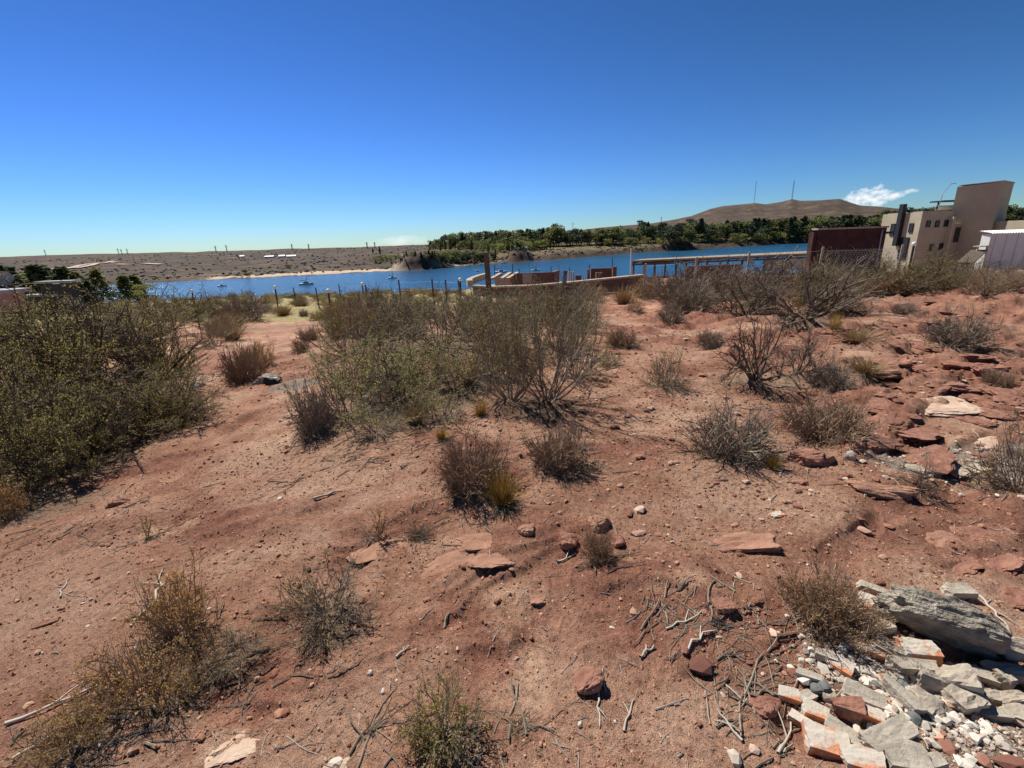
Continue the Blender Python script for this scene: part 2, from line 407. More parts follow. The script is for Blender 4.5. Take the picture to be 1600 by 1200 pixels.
_mp = M_brickwall.n('ShaderNodeMapping'); _mp.inputs['Rotation'].default_value = (R(90), 0, 0); M_brickwall.l(v_, _mp.inputs[0]); M_brickwall.l(_mp.outputs[0], _bt.inputs['Vector'])
M_brickwall = M_brickwall.done(_bt.outputs[0], .95)
M_roofred = simple('terracotta_roof', (.30, .11, .06), (.42, .17, .10), 2)
M_palewall = simple('pale_house_wall', (.50, .46, .40), (.66, .62, .55), 1)
M_greenroof = simple('pale_green_roof', (.28, .42, .33), (.36, .50, .40), 1)
M_canvas = simple('reed_roofing', (.20, .16, .11), (.36, .30, .21), 1.5)
M_dirt = simple('pale_dirt', (.38, .28, .20), (.52, .40, .30), .05)

# ------------------------------------------------------------------ ground
rr = np.concatenate([np.linspace(.02, .6, 12, endpoint=False), np.geomspace(.6, 12, 380, endpoint=False), np.geomspace(12, 130, 110, endpoint=False),
                     np.geomspace(130, 190, 24, endpoint=False), np.geomspace(190, 720, 150, endpoint=False), np.geomspace(720, 9000, 70)])
aa = np.concatenate([np.linspace(R(-62), R(62), 820), np.linspace(R(62), R(298), 62)[1:-1]])
AA, RR = np.meshgrid(aa, rr)
X = RR * np.sin(AA); Y = RR * np.cos(AA)
Z = H(X, Y)
nr, na = X.shape
ids = np.arange(nr * na).reshape(nr, na)
q = np.stack([ids[:-1], np.roll(ids, -1, 1)[:-1], np.roll(ids, -1, 1)[1:], ids[1:]], -1).reshape(-1, 4)[:, ::-1]
def blob(px, py, rx, ry=None):
    p = hit(px, py); ry = ry or rx
    return np.clip(1.2 - np.hypot((X - p.x) / rx, (Y - p.y) / ry), 0, 1)
pale = np.zeros_like(X)
for b in [(1475, 630, .6, .3), (1500, 690, .7, .35), (1440, 740, .6, .3), (350, 1165, .16, .14), (840, 1060, .16, .32), (540, 925, .45, .16), (1085, 905, .35, .14),
          (790, 960, .2, .35), (430, 690, .5, .4), (1090, 655, .8, .35), (1190, 590, .9, .5), (470, 610, .4, .9), (880, 690, .4, .2), (1000, 660, .8, .3), (250, 830, .6, .2)]:
    pale = np.maximum(pale, blob(*b) * .75)
gravel = np.zeros_like(X)
for b in [(1540, 1150, .30, .22), (1320, 1010, .22, .16), (1400, 1060, .34, .2), (1540, 720, .8, .4), (1440, 720, .5, .25), (460, 600, .4, .5)]:
    gravel = np.maximum(gravel, blob(*b))
rock = rock_mask(X, Y)
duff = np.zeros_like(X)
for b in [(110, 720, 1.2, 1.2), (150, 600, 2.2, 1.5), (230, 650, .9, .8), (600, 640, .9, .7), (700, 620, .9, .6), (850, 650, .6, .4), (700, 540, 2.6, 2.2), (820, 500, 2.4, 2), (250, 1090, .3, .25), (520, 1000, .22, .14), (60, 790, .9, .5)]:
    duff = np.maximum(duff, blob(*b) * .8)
far = sstep(66, 110, RR)
lowgrass = sstep(27, 33, Y) * (1 - sstep(.0, .06, X / np.maximum(Y, .1) + .05)) * .9
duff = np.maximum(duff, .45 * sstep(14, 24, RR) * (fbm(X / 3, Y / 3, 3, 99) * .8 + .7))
d_sh = RR - shore_r(AA)
sand = np.clip(1.1 - np.abs(d_sh - 6) / 14, 0, 1) * (d_sh > 0) * np.interp(AA, [R(-38), R(-25), R(-12), R(-6), R(2)], [.3, .8, 1, .55, .3])
grassy = np.interp(AA, [R(-12), R(-2), R(12), R(40)], [.0, .6, .9, .7]) * sstep(12, 40, d_sh + 12 * fbm(X / 25, Y / 25, 2, 8)) * (1 - sstep(250, 600, d_sh))
cliff = np.zeros_like(X)
for a0, _, hw, hh in CL: cliff = np.maximum(cliff, np.clip(1.25 - np.abs((AA - a0) / hw), 0, 1) * (1 - sstep(12, 30, d_sh)) * (d_sh > -3))
cliff = np.maximum(cliff, .55 * (1 - sstep(4, 12, d_sh + 5 * fbm(X / 8, Y / 8, 2, 4))) * (d_sh > -3) * sstep(R(-3), R(2), AA))
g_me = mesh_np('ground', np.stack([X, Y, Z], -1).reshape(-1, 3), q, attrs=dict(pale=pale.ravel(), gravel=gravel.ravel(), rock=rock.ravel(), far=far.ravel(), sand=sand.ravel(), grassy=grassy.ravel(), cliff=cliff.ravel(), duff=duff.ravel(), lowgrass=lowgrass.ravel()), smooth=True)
tag(obj('ground', g_me, M_ground), 'red sandy ground running down to the lake and hills beyond', 'ground', kind='structure')
wr = np.array([90., 200, 400, 800, 1600]); wa = np.linspace(R(-80), R(70), 60)
WA, WR = np.meshgrid(wa, wr); wi = np.arange(WA.size).reshape(WA.shape)
w_me = mesh_np('lake', np.stack([WR * np.sin(WA), WR * np.cos(WA), np.full_like(WA, WATER)], -1).reshape(-1, 3), np.stack([wi[:-1, :-1], wi[1:, :-1], wi[1:, 1:], wi[:-1, 1:]], -1).reshape(-1, 4))
w_me.flip_normals() if w_me.polygons[0].normal.z < 0 else None
tag(obj('lake_water', w_me, M_water), 'blue rippled lake between the lot and the far bank', 'lake', kind='structure')
# dirt tracks on the far plain
def track(pts, width, label):
    P3 = [hit(a, b) for a, b in pts]; L, Rr = [], []
    V = []; 
    for i in range(len(P3) - 1):
        for t in np.linspace(0, 1, 14, endpoint=(i == len(P3) - 2)):
            p = P3[i].lerp(P3[i + 1], t); d = (P3[i + 1] - P3[i]); d.z = 0; d.normalize(); nrm = Vector((-d.y, d.x, 0))
            for sgn in (-1, 1):
                e = p + nrm * sgn * width / 2; V.append((e.x, e.y, gz(e.x, e.y) + .9))
    n = len(V) // 2
    me = mesh_np('dirt_track', V, [(2 * i, 2 * i + 1, 2 * i + 3, 2 * i + 2) for i in range(n - 1)])
    tag(obj('dirt_track', me, M_dirt), label, 'track', kind='structure')
track([(62, 421), (105, 421), (125, 416), (176, 409)], 5, 'pale dirt track bending up the far left plain')
track([(120, 420), (150, 413), (180, 410)], 5, 'pale dirt track forking beside the bend on the far plain')
track([(180, 414), (250, 414)], 5, 'straight pale dirt track on the far plain above the shore')

# ------------------------------------------------------------------ shrubs
def norm(a): return a / (np.linalg.norm(a, axis=-1, keepdims=True) + 1e-9)
def grow(g, base, dirs, L, n, bend, up):
    M = len(base); P = np.zeros((M, n, 3)); P[:, 0] = base; d = norm(dirs)
    for i in range(1, n):
        d = norm(d + g.normal(0, bend, (M, 3)) + np.array([0, 0, up]))
        P[:, i] = P[:, i - 1] + d * (L / (n - 1))[:, None]
    return P
def shrub(seed, n0=14, L0=.62, tilt=(10, 70), n1=5, L1=.34, n2=5, L2=.16, r=(.009, .0045, .0026), leaves=4, leaf=.022, bend=.16, up=.08, foot=.06, along=(.25, 1)):
    """returns branch mesh and leaf mesh of a shrub about 1 m across"""
    g = np.random.default_rng(seed)
    th = g.uniform(0, 2 * math.pi, n0); ti = np.arccos(g.uniform(math.cos(R(tilt[1])), math.cos(R(tilt[0])), n0))
    D = np.stack([np.sin(ti) * np.cos(th), np.sin(ti) * np.sin(th), np.cos(ti)], -1)
    B = np.stack([np.cos(th), np.sin(th), 0 * th], -1) * g.uniform(0, foot, n0)[:, None]; B[:, 2] = -.02
    mb = MB(); vat = []
    P0 = grow(g, B, D, L0 * g.uniform(.65, 1.15, n0), 7, bend, up)
    def tub(P, ra, rb, k):
        n = P.shape[1]; rad = np.linspace(ra, rb, n)[None, :] * g.uniform(.75, 1.25, (len(P), 1))
        mb.tubes(P, rad, k); vat.append(np.repeat(g.uniform(0, 1, len(P)), n * k))
    tub(P0, r[0], r[1], 4)
    def child(P, cnt, L, n, bd, spread, lo, hi, u):
        M, N, _ = P.shape
        pi = np.repeat(np.arange(M), cnt); t = g.uniform(lo, hi, len(pi)) * (N - 1); i = np.minimum(t.astype(int), N - 2); f = (t - i)[:, None]
        b = P[pi, i] * (1 - f) + P[pi, i + 1] * f; tg = norm(P[pi, i + 1] - P[pi, i])
        d = norm(tg + g.normal(0, spread, tg.shape)); d[:, 2] = np.where(b[:, 2] < .06, np.abs(d[:, 2]), d[:, 2])
        return grow(g, b, d, L * g.uniform(.5, 1.25, len(pi)), n, bd, u)
    P1 = child(P0, n1, L1, 5, bend * 1.1, .55, along[0], 1, up); tub(P1, r[1], r[2], 3)
    tips = [P1]
    if n2:
        P2 = child(P1, n2, L2, 4, bend * 1.2, .6, .2, 1, up * .8); tub(P2, r[2], r[2] * .55, 3); tips.append(P2)
    bm_ = mb.build('branches', False, dict(v=np.concatenate(vat)))
    lm = None
    if leaves:
        P = tips[-1]; M, N, _ = P.shape
        pi = np.repeat(np.arange(M), leaves); t = g.uniform(.15, 1, len(pi)) * (N - 1); i = np.minimum(t.astype(int), N - 2); f = (t - i)[:, None]
        c = P[pi, i] * (1 - f) + P[pi, i + 1] * f + g.normal(0, leaf * .5, (len(pi), 3))
        f_ = g.uniform(5, 8); o_ = g.uniform(0, 6, 3)          # leaves sit in clumps, with bare gaps between
        cl_ = np.sin(f_ * c[:, 0] + o_[0]) + np.sin(f_ * c[:, 1] + o_[1]) + np.sin(f_ * 1.2 * c[:, 2] + o_[2])
        c = c[cl_ > g.normal(-.55, .5, len(c))]
        lm = leafquads(g, c, leaf)
    return bm_, lm
def leafquads(g, c, leaf, asp=.5, name='foliage'):
    n = len(c); d = norm(g.normal(0, 1, (n, 3)) + np.array([0, 0, .35])); e = norm(np.cross(d, g.normal(0, 1, (n, 3))))
    s = (leaf * g.uniform(.55, 1.35, n))[:, None]
    V = np.stack([c, c + d * s * .55 + e * s * asp * .5, c + d * s * 1.1, c + d * s * .55 - e * s * asp * .5], 1).reshape(-1, 3)
    return mesh_np(name, V, np.arange(n * 4).reshape(n, 4), attrs=dict(v=np.repeat(g.uniform(0, 1, n), 4)))
def tuft(seed, n=260, L=.8, name='blades'):
    g = np.random.default_rng(seed); th = g.uniform(0, 6.283, n); ti = np.radians(np.abs(g.normal(0, 32, n)).clip(0, 80))
    D = np.stack([np.sin(ti) * np.cos(th), np.sin(ti) * np.sin(th), np.cos(ti)], -1)
    B = np.stack([np.cos(th), np.sin(th), 0 * th], -1) * (g.uniform(0, .16, n))[:, None]
    P = grow(g, B, D, L * g.uniform(.5, 1.1, n), 5, .07, -.06)
    mb = MB(); mb.tubes(P, np.linspace(.008, .0022, 5)[None, :] * g.uniform(.7, 1.2, (n, 1)), 3)
    return mb.build(name, False, dict(v=np.repeat(g.uniform(0, 1, n), 15)))
PROTO = {}
def setp(key, mats, variants): PROTO[key] = (mats, variants)
# each variant ~1 m wide and ~0.75..0.9 m tall before scaling
setp('jarilla', (M_wood_dark, M_leaf_olive), [shrub(s, 22, .58, (5, 86), 8, .33, 6, .17, (.011, .005, .0028), 18, .016, .18, .03, .12, (.15, 1)) for s in (1, 2, 3)])
setp('green', (M_wood_grey, M_leaf_green), [shrub(s, 15, .56, (8, 86), 6, .32, 6, .16, (.010, .005, .0026), 15, .017, .18, .03, .14, (.15, 1)) for s in (4, 5)])
setp('broom', (M_wood_grey, M_leaf_olive), [shrub(s, 17, .74, (4, 68), 7, .38, 5, .17, (.011, .0055, .0026), 9, .017, .10, .06, .10) for s in (6, 7)])
setp('bare', (M_wood_brown, M_leaf_brown), [shrub(s, 60, .48, (8, 88), 8, .22, 5, .11, (.0085, .0050, .0032), 1, .013, .10, .03, .14, (.2, 1)) for s in (8, 9, 10)])
setp('greybare', (M_wood_grey, M_leaf_brown), [shrub(s, 46, .50, (8, 87), 7, .26, 5, .14, (.0095, .0052, .0032), 1, .012, .13, .03, .12, (.2, 1)) for s in (11, 12)])
M_wood_dull = woodmat('dull_dead_twigs', (.075, .055, .042), (.26, .20, .15))
setp('dead', (M_wood_dull, None), [shrub(s, 14, .68, (12, 78), 6, .36, 5, .18, (.016, .0075, .0032), 0, .01, .20, .03, .06) for s in (13, 14)])
setp('leafy', (M_wood_brown, M_leaf_dry), [shrub(s, 24, .52, (5, 84), 7, .30, 5, .15, (.0085, .0045, .0028), 5, .024, .20, .02, .14, (.15, 1)) for s in (15, 16)])
setp('limey', (M_wood_grey, M_leaf_lime), [shrub(s, 20, .52, (5, 84), 6, .28, 4, .14, (.010, .0055, .0032), 5, .034, .18, .03) for s in (17,)])
setp('thin', (M_wood_grey, M_leaf_dry), [shrub(s, 34, .56, (15, 88), 6, .26, 4, .13, (.0065, .004, .0026), 4, .018, .15, .02) for s in (18, 19)])
setp('sprig', (M_wood_brown, M_leaf_dry), [shrub(s, 7, .75, (3, 55), 4, .28, 3, .14, (.018, .012, .008), 3, .06, .16, .07) for s in (20,)])
setp('brush', (M_wood_brown, M_leaf_brown), [shrub(s, 48, .50, (6, 87), 8, .26, 5, .14, (.008, .0046, .0028), 6, .019, .12, .03, .14, (.2, 1)) for s in (21, 22)])
setp('golden', (M_grass, None), [(tuft(31), None), (tuft(32), None)])
setp('strawy', (M_straw, None), [(tuft(33, 300), None)])
cnt_ = [0]
SIZE = {}
for k_, (mm_, vs_) in PROTO.items():
    sz = []
    for b_, l_ in vs_:
        co = np.zeros(len(b_.vertices) * 3, np.float32); b_.vertices.foreach_get('co', co); co = co.reshape(-1, 3)
        sz.append((np.percentile(np.hypot(co[:, 0], co[:, 1]), 96) * 2, np.percentile(co[:, 2], 98.5)))
    SIZE[k_] = sz
def put_shrub(kind, pos, wid, hei, name, label, cat='shrub', group=None, rz=None):
    mats, vs = PROTO[kind]; i = cnt_[0] % len(vs); cnt_[0] += 1
    b_, l_ = vs[i]; sw, sh = SIZE[kind][i]
    t = thing(name, label, cat, pos, random.uniform(0, 6.28) if rz is None else rz, (wid / sw, wid / sw, hei / sh), group)
    if l_ is None and kind in ('golden', 'strawy'): obj('blades', b_, mats[0], t)
    else:
        obj('branches', b_, mats[0], t)
        if l_ is not None: obj('foliage', l_, mats[1], t)
    return t
def shrub_px(kind, px, py, wpx, hpx, label, name='shrub', cat='shrub', group=None):
    p = hit(px, py); wid = wpx * mpp(p); d = Vector((p.x, p.y, 0)).normalized()
    c_ = p + d * wid * .30; c_.z = gz(c_.x, c_.y)                 # the given point is the front foot of the shrub
    hei = at_y(c_.x / c_.y * FPX / math.cos(PITCH) * 0 + px, py - hpx, c_.y).z - c_.z
    hei = min(max(hei * .95, .28 * wid), 1.5 * wid); c_.z -= .01
    return put_shrub(kind, c_, wid, hei, name, label, cat, group)
L_ = [
 ('jarilla', 35, 655, 330, 185, 'big olive shrub filling the left edge of the picture', 'jarilla_bush'),
 ('jarilla', 150, 625, 330, 165, 'tall dark olive shrub behind the low spreading bush at left', 'jarilla_bush'),
 ('jarilla', 248, 600, 190, 122, 'dense dark olive shrub ending beside the stony path', 'jarilla_bush'),
 ('jarilla', 60, 560, 300, 96, 'olive shrub behind the big left bushes, below the house', 'jarilla_bush'),
 ('jarilla', 90, 765, 300, 175, 'low spreading olive shrub with crooked bare limbs, front left', 'jarilla_bush'),
 ('jarilla', 235, 690, 240, 105, 'yellowish low shrub at the right end of the left thicket', 'jarilla_bush'),
 ('jarilla', -40, 740, 260, 200, 'olive shrub cut by the left edge of the picture', 'jarilla_bush'),
 ('leafy', 12, 815, 80, 60, 'small rusty dry shrub at the left edge below the thicket', 'dry_shrub'),
 ('green', 545, 665, 185, 135, 'grey-green leafy shrub at the left of the central thicket', 'shrub'),
 ('green', 640, 640, 190, 120, 'grey-green shrub in the middle of the central thicket', 'shrub'),
 ('green', 715, 625, 150, 100, 'loose grey-green shrub left of the tall twiggy bush', 'shrub'),
 ('greybare', 492, 685, 80, 85, 'small grey leafless shrub at the left foot of the thicket', 'shrub'),
 ('broom', 610, 570, 190, 100, 'olive broom-like shrub behind the grey-green thicket', 'shrub'),
 ('broom', 690, 560, 190, 105, 'olive broom-like shrub below the tall dark post', 'shrub'),
 ('broom', 770, 570, 170, 115, 'olive broom-like shrub just behind the tall twiggy bush', 'shrub'),
 ('jarilla', 560, 505, 110, 50, 'dark mound shrub near the leaning fence posts', 'shrub'),
 ('broom', 650, 515, 150, 62, 'brown-olive shrub in front of the fence corner', 'shrub'),
 ('broom', 740, 510, 150, 60, 'brown-olive shrub in front of the round kerb', 'shrub'),
 ('broom', 830, 515, 150, 75, 'twiggy shrub in front of the long terrace wall', 'shrub'),
 ('broom', 905, 525, 110, 70, 'twiggy shrub right of the tall bush, toward the terrace wall', 'shrub'),
 ('broom', 855, 655, 225, 205, 'tall fan-shaped twiggy bush in the centre of the lot', 'tall_shrub'),
 ('broom', 800, 640, 130, 150, 'bare-stemmed bush crowded against the left of the tall central bush', 'tall_shrub'),
 ('bare', 872, 742, 112, 80, 'round rust-brown shrub in front of the tall central bush', 'round_shrub'),
 ('bare', 742, 780, 120, 100, 'brown twiggy shrub beside the golden grass tuft', 'round_shrub'),
 ('golden', 787, 800, 80, 76, 'golden grass tuft beside the brown twiggy shrub', 'grass_tuft'),
 ('golden', 752, 652, 36, 30, 'small orange grass tuft at the edge of the thicket', 'grass_tuft'),
 ('thin', 1037, 608, 85, 62, 'pale olive twiggy shrub standing alone on bare ground', 'shrub'),
 ('greybare', 1135, 722, 150, 86, 'grey leafless round shrub right of centre', 'round_shrub'),
 ('bare', 1283, 698, 145, 76, 'brown leafless round shrub before the stony patch', 'round_shrub'),
 ('golden', 1205, 735, 36, 30, 'small olive grass tuft at the foot of the grey round shrub', 'grass_tuft'),
 ('dead', 1178, 615, 165, 135, 'dead grey bush with bleached forked stems', 'dead_bush'),
 ('dead', 1240, 600, 120, 95, 'pale dead branches sprawling right of the dead bush', 'dead_bush'),
 ('greybare', 1292, 612, 75, 50, 'small grey shrub right of the pale dead branches', 'shrub'),
 ('dead', 1255, 518, 205, 118, 'large dark leafless bush before the dark red wall', 'dead_bush'),
 ('dead', 1165, 500, 150, 85, 'grey leafless bush left of the large dark one', 'dead_bush'),
 ('greybare', 1110, 548, 50, 34, 'small grey shrub left behind the dead bush', 'shrub'),
 ('strawy', 1335, 540, 75, 34, 'yellow grass clump right of the large leafless bush', 'grass_tuft'),
 ('golden', 1303, 520, 30, 32, 'upright golden tuft under the large leafless bush', 'grass_tuft'),
 ('strawy', 1350, 588, 80, 26, 'low dry grass clump above the brown round shrub', 'grass_tuft'),
 ('greybare', 1490, 545, 105, 55, 'grey-brown round shrub on the red slope at right', 'round_shrub'),
 ('bare', 1560, 606, 48, 30, 'small brown shrub near the right edge on maroon slabs', 'shrub'),
 ('dead', 1428, 772, 62, 58, 'sparse little dead shrub on the rock shelf', 'dead_bush'),
 ('thin', 1590, 775, 130, 120, 'straggly shrub cut by the right edge', 'shrub'),
 ('greybare', 1410, 493, 42, 22, 'tiny grey shrub below the right thicket', 'shrub'),
 ('greybare', 1068, 475, 105, 62, 'dark upright twig bush right of the pale fence post', 'shrub'),
 ('thin', 1010, 470, 60, 45, 'olive shrub at the foot of the pale fence post', 'shrub'),
 ('bare', 975, 545, 60, 34, 'small brown shrub on the path behind the tall bush', 'shrub'),
 ('thin', 955, 575, 45, 30, 'pale dry shrub right beside the tall bush', 'shrub'),
 ('greybare', 1045, 505, 50, 30, 'small grey shrub on the slope below the pale post', 'shrub'),
 ('jarilla', 1385, 462, 150, 62, 'green-brown shrub in front of the dark red wall end', 'shrub'),
 ('jarilla', 1455, 455, 130, 58, 'olive shrub between the beige house and the lot', 'shrub'),
 ('jarilla', 1500, 440, 90, 40, 'olive shrub below the windows of the beige house', 'shrub'),
 ('greybare', 1575, 450, 90, 30, 'grey shrub below the white shed', 'shrub'),
 ('strawy', 1590, 425, 60, 20, 'yellow grass clump against the white shed', 'grass_tuft'),
 ('bare', 388, 598, 75, 62, 'rusty bush beside the stony path at left', 'shrub'),
 ('leafy', 408, 575, 60, 45, 'second rusty bush behind the one by the stony path', 'shrub'),
 ('bare', 485, 532, 38, 22, 'small brown shrub on the red clearing, upper one', 'shrub'),
 ('bare', 470, 549, 32, 20, 'small brown shrub on the red clearing, lower one', 'shrub'),
 ('jarilla', 587, 476, 40, 32, 'bright green shrub between the fence posts', 'shrub'),
 ('greybare', 385, 502, 90, 42, 'grey-brown mound shrub left of the red clearing', 'shrub'),
 ('strawy', 348, 522, 70, 30, 'pale straw-coloured shrub behind the dark left thicket', 'grass_tuft'),
 ('jarilla', 300, 500, 130, 48, 'olive shrub beyond the left thicket towards the lake', 'shrub'),
 ('broom', 340, 545, 90, 45, 'thin shrub between the left thicket and the rusty bush', 'shrub'),
 ('leafy', 290, 1010, 125, 125, 'tall foreground plant with rusty yellow leaves', 'leafy_plant'),
 ('leafy', 235, 1120, 190, 120, 'dense rusty foreground plant at the pile of sticks', 'leafy_plant'),
 ('leafy', 120, 1190, 150, 80, 'dark yellow-leaved plant in the bottom left corner', 'leafy_plant'),
 ('thin', 520, 1000, 190, 110, 'low straggly plant with small yellow leaves, foreground', 'leafy_plant'),
 ('thin', 380, 1060, 130, 70, 'thin straggly plant between the two leafy foreground plants', 'leafy_plant'),
 ('limey', 700, 1195, 150, 130, 'yellow-green leaved plant at the bottom edge', 'leafy_plant'),
 ('sprig', 592, 852, 40, 60, 'thin upright dry sprig left of the cracked rock shelf', 'dry_sprig'),
 ('thin', 655, 846, 50, 36, 'small yellowish plant just left of the cracked rock shelf', 'leafy_plant'),
 ('sprig', 230, 842, 28, 44, 'lone rust-brown sprig on the bare left slope', 'dry_sprig'),
 ('brush', 934, 884, 58, 58, 'small dense yellowish plant below the round hole', 'leafy_plant'),
 ('brush', 1290, 1005, 150, 105, 'dense brown shrub at the edge of the rubble pile', 'round_shrub'),
 ('sprig', 578, 1150, 20, 34, 'tiny sprig left of the yellow-green plant', 'dry_sprig'),
 ('thin', 810, 1150, 44, 24, 'tiny grey plant right of the yellow-green plant', 'leafy_plant'),
 ('jarilla', 180, 700, 260, 130, 'olive shrub in the middle of the left thicket', 'jarilla_bush'),
 ('jarilla', 20, 700, 260, 150, 'shadowed olive shrub between the edge bush and the spreading one', 'jarilla_bush'),
 ('jarilla', 285, 655, 130, 60, 'low brownish shrub reaching onto the path from the left thicket', 'jarilla_bush'),
 ('jarilla', 190, 540, 260, 74, 'olive shrub at the back of the left thicket', 'jarilla_bush'),
 ('green', 590, 690, 130, 60, 'low grey-green shrub at the front of the central thicket', 'shrub'),
 ('green', 600, 610, 190, 95, 'grey-green shrub at the back of the central thicket', 'shrub'),
 ('green', 680, 665, 120, 70, 'small grey-green shrub on the litter before the thicket', 'shrub'),
 ('broom', 545, 560, 140, 75, 'brown-green shrub above the left part of the thicket', 'shrub'),
 ('broom', 720, 530, 170, 80, 'olive shrub behind the thicket, below the round kerb', 'shrub'),
 ('broom', 620, 530, 150, 70, 'olive shrub behind the thicket, below the fence corner', 'shrub'),
 ('broom', 800, 545, 160, 90, 'olive-grey shrub behind the tall central bush', 'shrub'),
 ('broom', 900, 600, 110, 110, 'grey-stemmed bush crowded against the right of the tall central bush', 'tall_shrub'),
 ('broom', 870, 560, 150, 100, 'twiggy shrub showing above the tall central bush', 'shrub'),
 ('greybare', 1130, 470, 110, 60, 'brown twig bush under the pergola front', 'shrub'),
 ('greybare', 1210, 460, 120, 60, 'brown twig bush under the right part of the pergola', 'shrub'),
 ('strawy', 650, 668, 60, 45, 'pale straw tuft at the front of the central thicket', 'grass_tuft'),
 ('strawy', 735, 610, 60, 50, 'pale straw tuft between the thicket and the tall bush', 'grass_tuft'),
 ('golden', 690, 690, 34, 24, 'small golden tuft on the litter below the thicket', 'grass_tuft'),
 ('thin', 560, 620, 120, 70, 'pale thin-leaved shrub inside the central thicket', 'shrub'),
 ('thin', 675, 610, 120, 80, 'pale thin-leaved shrub at the right of the thicket', 'shrub'),
 ('dead', 620, 640, 120, 90, 'bare dark stems sticking out of the central thicket', 'dead_bush'),
 ('dead', 110, 740, 170, 100, 'crooked bare limbs inside the low spreading left bush', 'dead_bush'),
 ('thin', 780, 600, 120, 110, 'straw-coloured underbrush inside the tall central bush', 'shrub'),
 ('dead', 1340, 455, 90, 60, 'bare upright bush in front of the chain-link mesh', 'dead_bush'),
]
for kind, px, py, wp, hp, lab, nm in L_:
    cat = {'grass_tuft': 'grass tuft', 'leafy_plant': 'plant', 'dry_sprig': 'sprig'}.get(nm, 'shrub')
    shrub_px(kind, px, py, wp, hp, lab, nm, cat)
FEET = []
for kind, px, py, wp, hp, lab, nm in L_:
    p = hit(px, py)
    if p.y > 9: continue
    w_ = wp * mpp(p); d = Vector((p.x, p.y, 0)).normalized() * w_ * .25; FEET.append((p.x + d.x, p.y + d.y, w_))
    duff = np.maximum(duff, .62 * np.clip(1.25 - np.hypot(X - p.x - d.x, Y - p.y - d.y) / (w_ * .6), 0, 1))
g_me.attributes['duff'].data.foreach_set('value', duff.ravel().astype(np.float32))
# scrub between the named shrubs and the fence, and down to the shore
def bare_zone(px, py):
    return (440 < px < 530 and 496 < py < 620) or (px > 1330 and 462 < py < 640) or (930 < px < 1130 and py > 492)
made = 0; tries = 0
gsc = np.random.default_rng(5)
while made < 175 and tries < 1900:
    tries += 1
    px = gsc.uniform(-40, 1640); py = gsc.uniform(455, 535) if px < 1000 else gsc.uniform(436, 500)
    if bare_zone(px, py) or (px < 330 and py > 500): continue
    p = hit(px, py)
    if not 8 < p.y < 70: continue
    k = gsc.choice(['broom', 'greybare', 'brush', 'thin', 'jarilla', 'strawy'], p=[.26, .22, .14, .14, .14, .10])
    wd = gsc.uniform(.6, 1.5); hd = wd * gsc.uniform(.45, .7)
    look = dict(broom='brown-olive twiggy', greybare='grey leafless', brush='rusty brown', thin='pale thin-leaved', jarilla='dark olive', strawy='straw-coloured')[k]
    zone = 'left of the red clearing' if px < 430 else 'behind the central thicket' if px < 750 else 'before the terrace wall' if px < 1000 else 'before the pergola' if px < 1280 else 'before the beige house'
    put_shrub(k, p, wd, hd, 'scrub_bush', look + ' scrub bush on the slope ' + zone, 'shrub', look + ' scrub ' + zone); made += 1
made = 0; tries = 0
while made < 190 and tries < 4000:
    tries += 1
    Yv = gsc.uniform(30, 68); Xv = gsc.uniform(-.85, .02) * Yv
    pxx = 800 + Xv / Yv * 763
    if pxx > 720 and Yv < 75 and pxx < 1300: continue
    if pxx > 1280: continue
    k = gsc.choice(['green', 'limey', 'jarilla', 'strawy'], p=[.35, .25, .15, .25])
    wd = gsc.uniform(1.0, 2.4); hd = min(wd * gsc.uniform(.3, .5), .8)
    look = dict(green='grey-green', jarilla='olive', strawy='straw-yellow', limey='yellow-green')[k]
    zone = 'at the left end of the lake' if pxx < 330 else 'behind the leaning fence posts' if pxx < 600 else 'beside the round kerb' if pxx < 760 else 'beyond the terrace'
    put_shrub(k, (Xv, Yv, gz(Xv, Yv) - .05), wd, hd, 'shore_bush', look + ' low bush ' + zone, 'shrub', look + ' low bushes ' + zone); made += 1

# ------------------------------------------------------------------ loose ground cover: pebbles, twigs (uncountable)
ico_v = []; ph = (1 + 5 ** .5) / 2
for a in (-1, 1):
    for b in (-ph, ph): ico_v += [(0, a, b), (a, b, 0), (b, 0, a)]
ico_v = np.array(ico_v) / np.hypot(1, ph)
import itertools
ico_f = [f for f in itertools.combinations(range(12), 3) if all(np.linalg.norm(ico_v[f[i]] - ico_v[f[(i + 1) % 3]]) < 1.1 for i in range(3))]
ico_f = np.array([f if np.dot(np.cross(ico_v[f[1]] - ico_v[f[0]], ico_v[f[2]] - ico_v[f[0]]), ico_v[f[0]]) > 0 else f[::-1] for f in ico_f])
def pebmat(name, *cols):
    m = NT(name); return m.done(m.ramp(m.attr('v'), [(i / (len(cols) - 1), c) for i, c in enumerate(cols)]), .95, m.bump(m.noise(90, 3, .6, m.pos()), .4, .004), .1)
def pebbles(name, g, x, y, size, mat, label, flat=.6, sink=.25):
    n = len(x); z = H(x, y)
    sc = size[:, None] * np.stack([g.uniform(.7, 1.4, n), g.uniform(.6, 1.1, n), g.uniform(.6, 1.1, n) * flat], -1)
    V = ico_v[None] * g.uniform(.72, 1.2, (n, 12, 1)) * sc[:, None, :]
    a = g.uniform(0, 6.28, n); c, s = np.cos(a)[:, None], np.sin(a)[:, None]
    V = np.stack([V[..., 0] * c - V[..., 1] * s, V[..., 0] * s + V[..., 1] * c, V[..., 2]], -1)
    V += np.stack([x, y, z + sc[:, 2] * (1 - sink * 2)], -1)[:, None, :]
    F = (ico_f[None] + (np.arange(n) * 12)[:, None, None]).reshape(-1, 3)
    return tag(obj(name, mesh_np(name, V.reshape(-1, 3), tris=F, attrs=dict(v=np.repeat(g.uniform(0, 1, n), 12))), mat), label, None, kind='stuff')
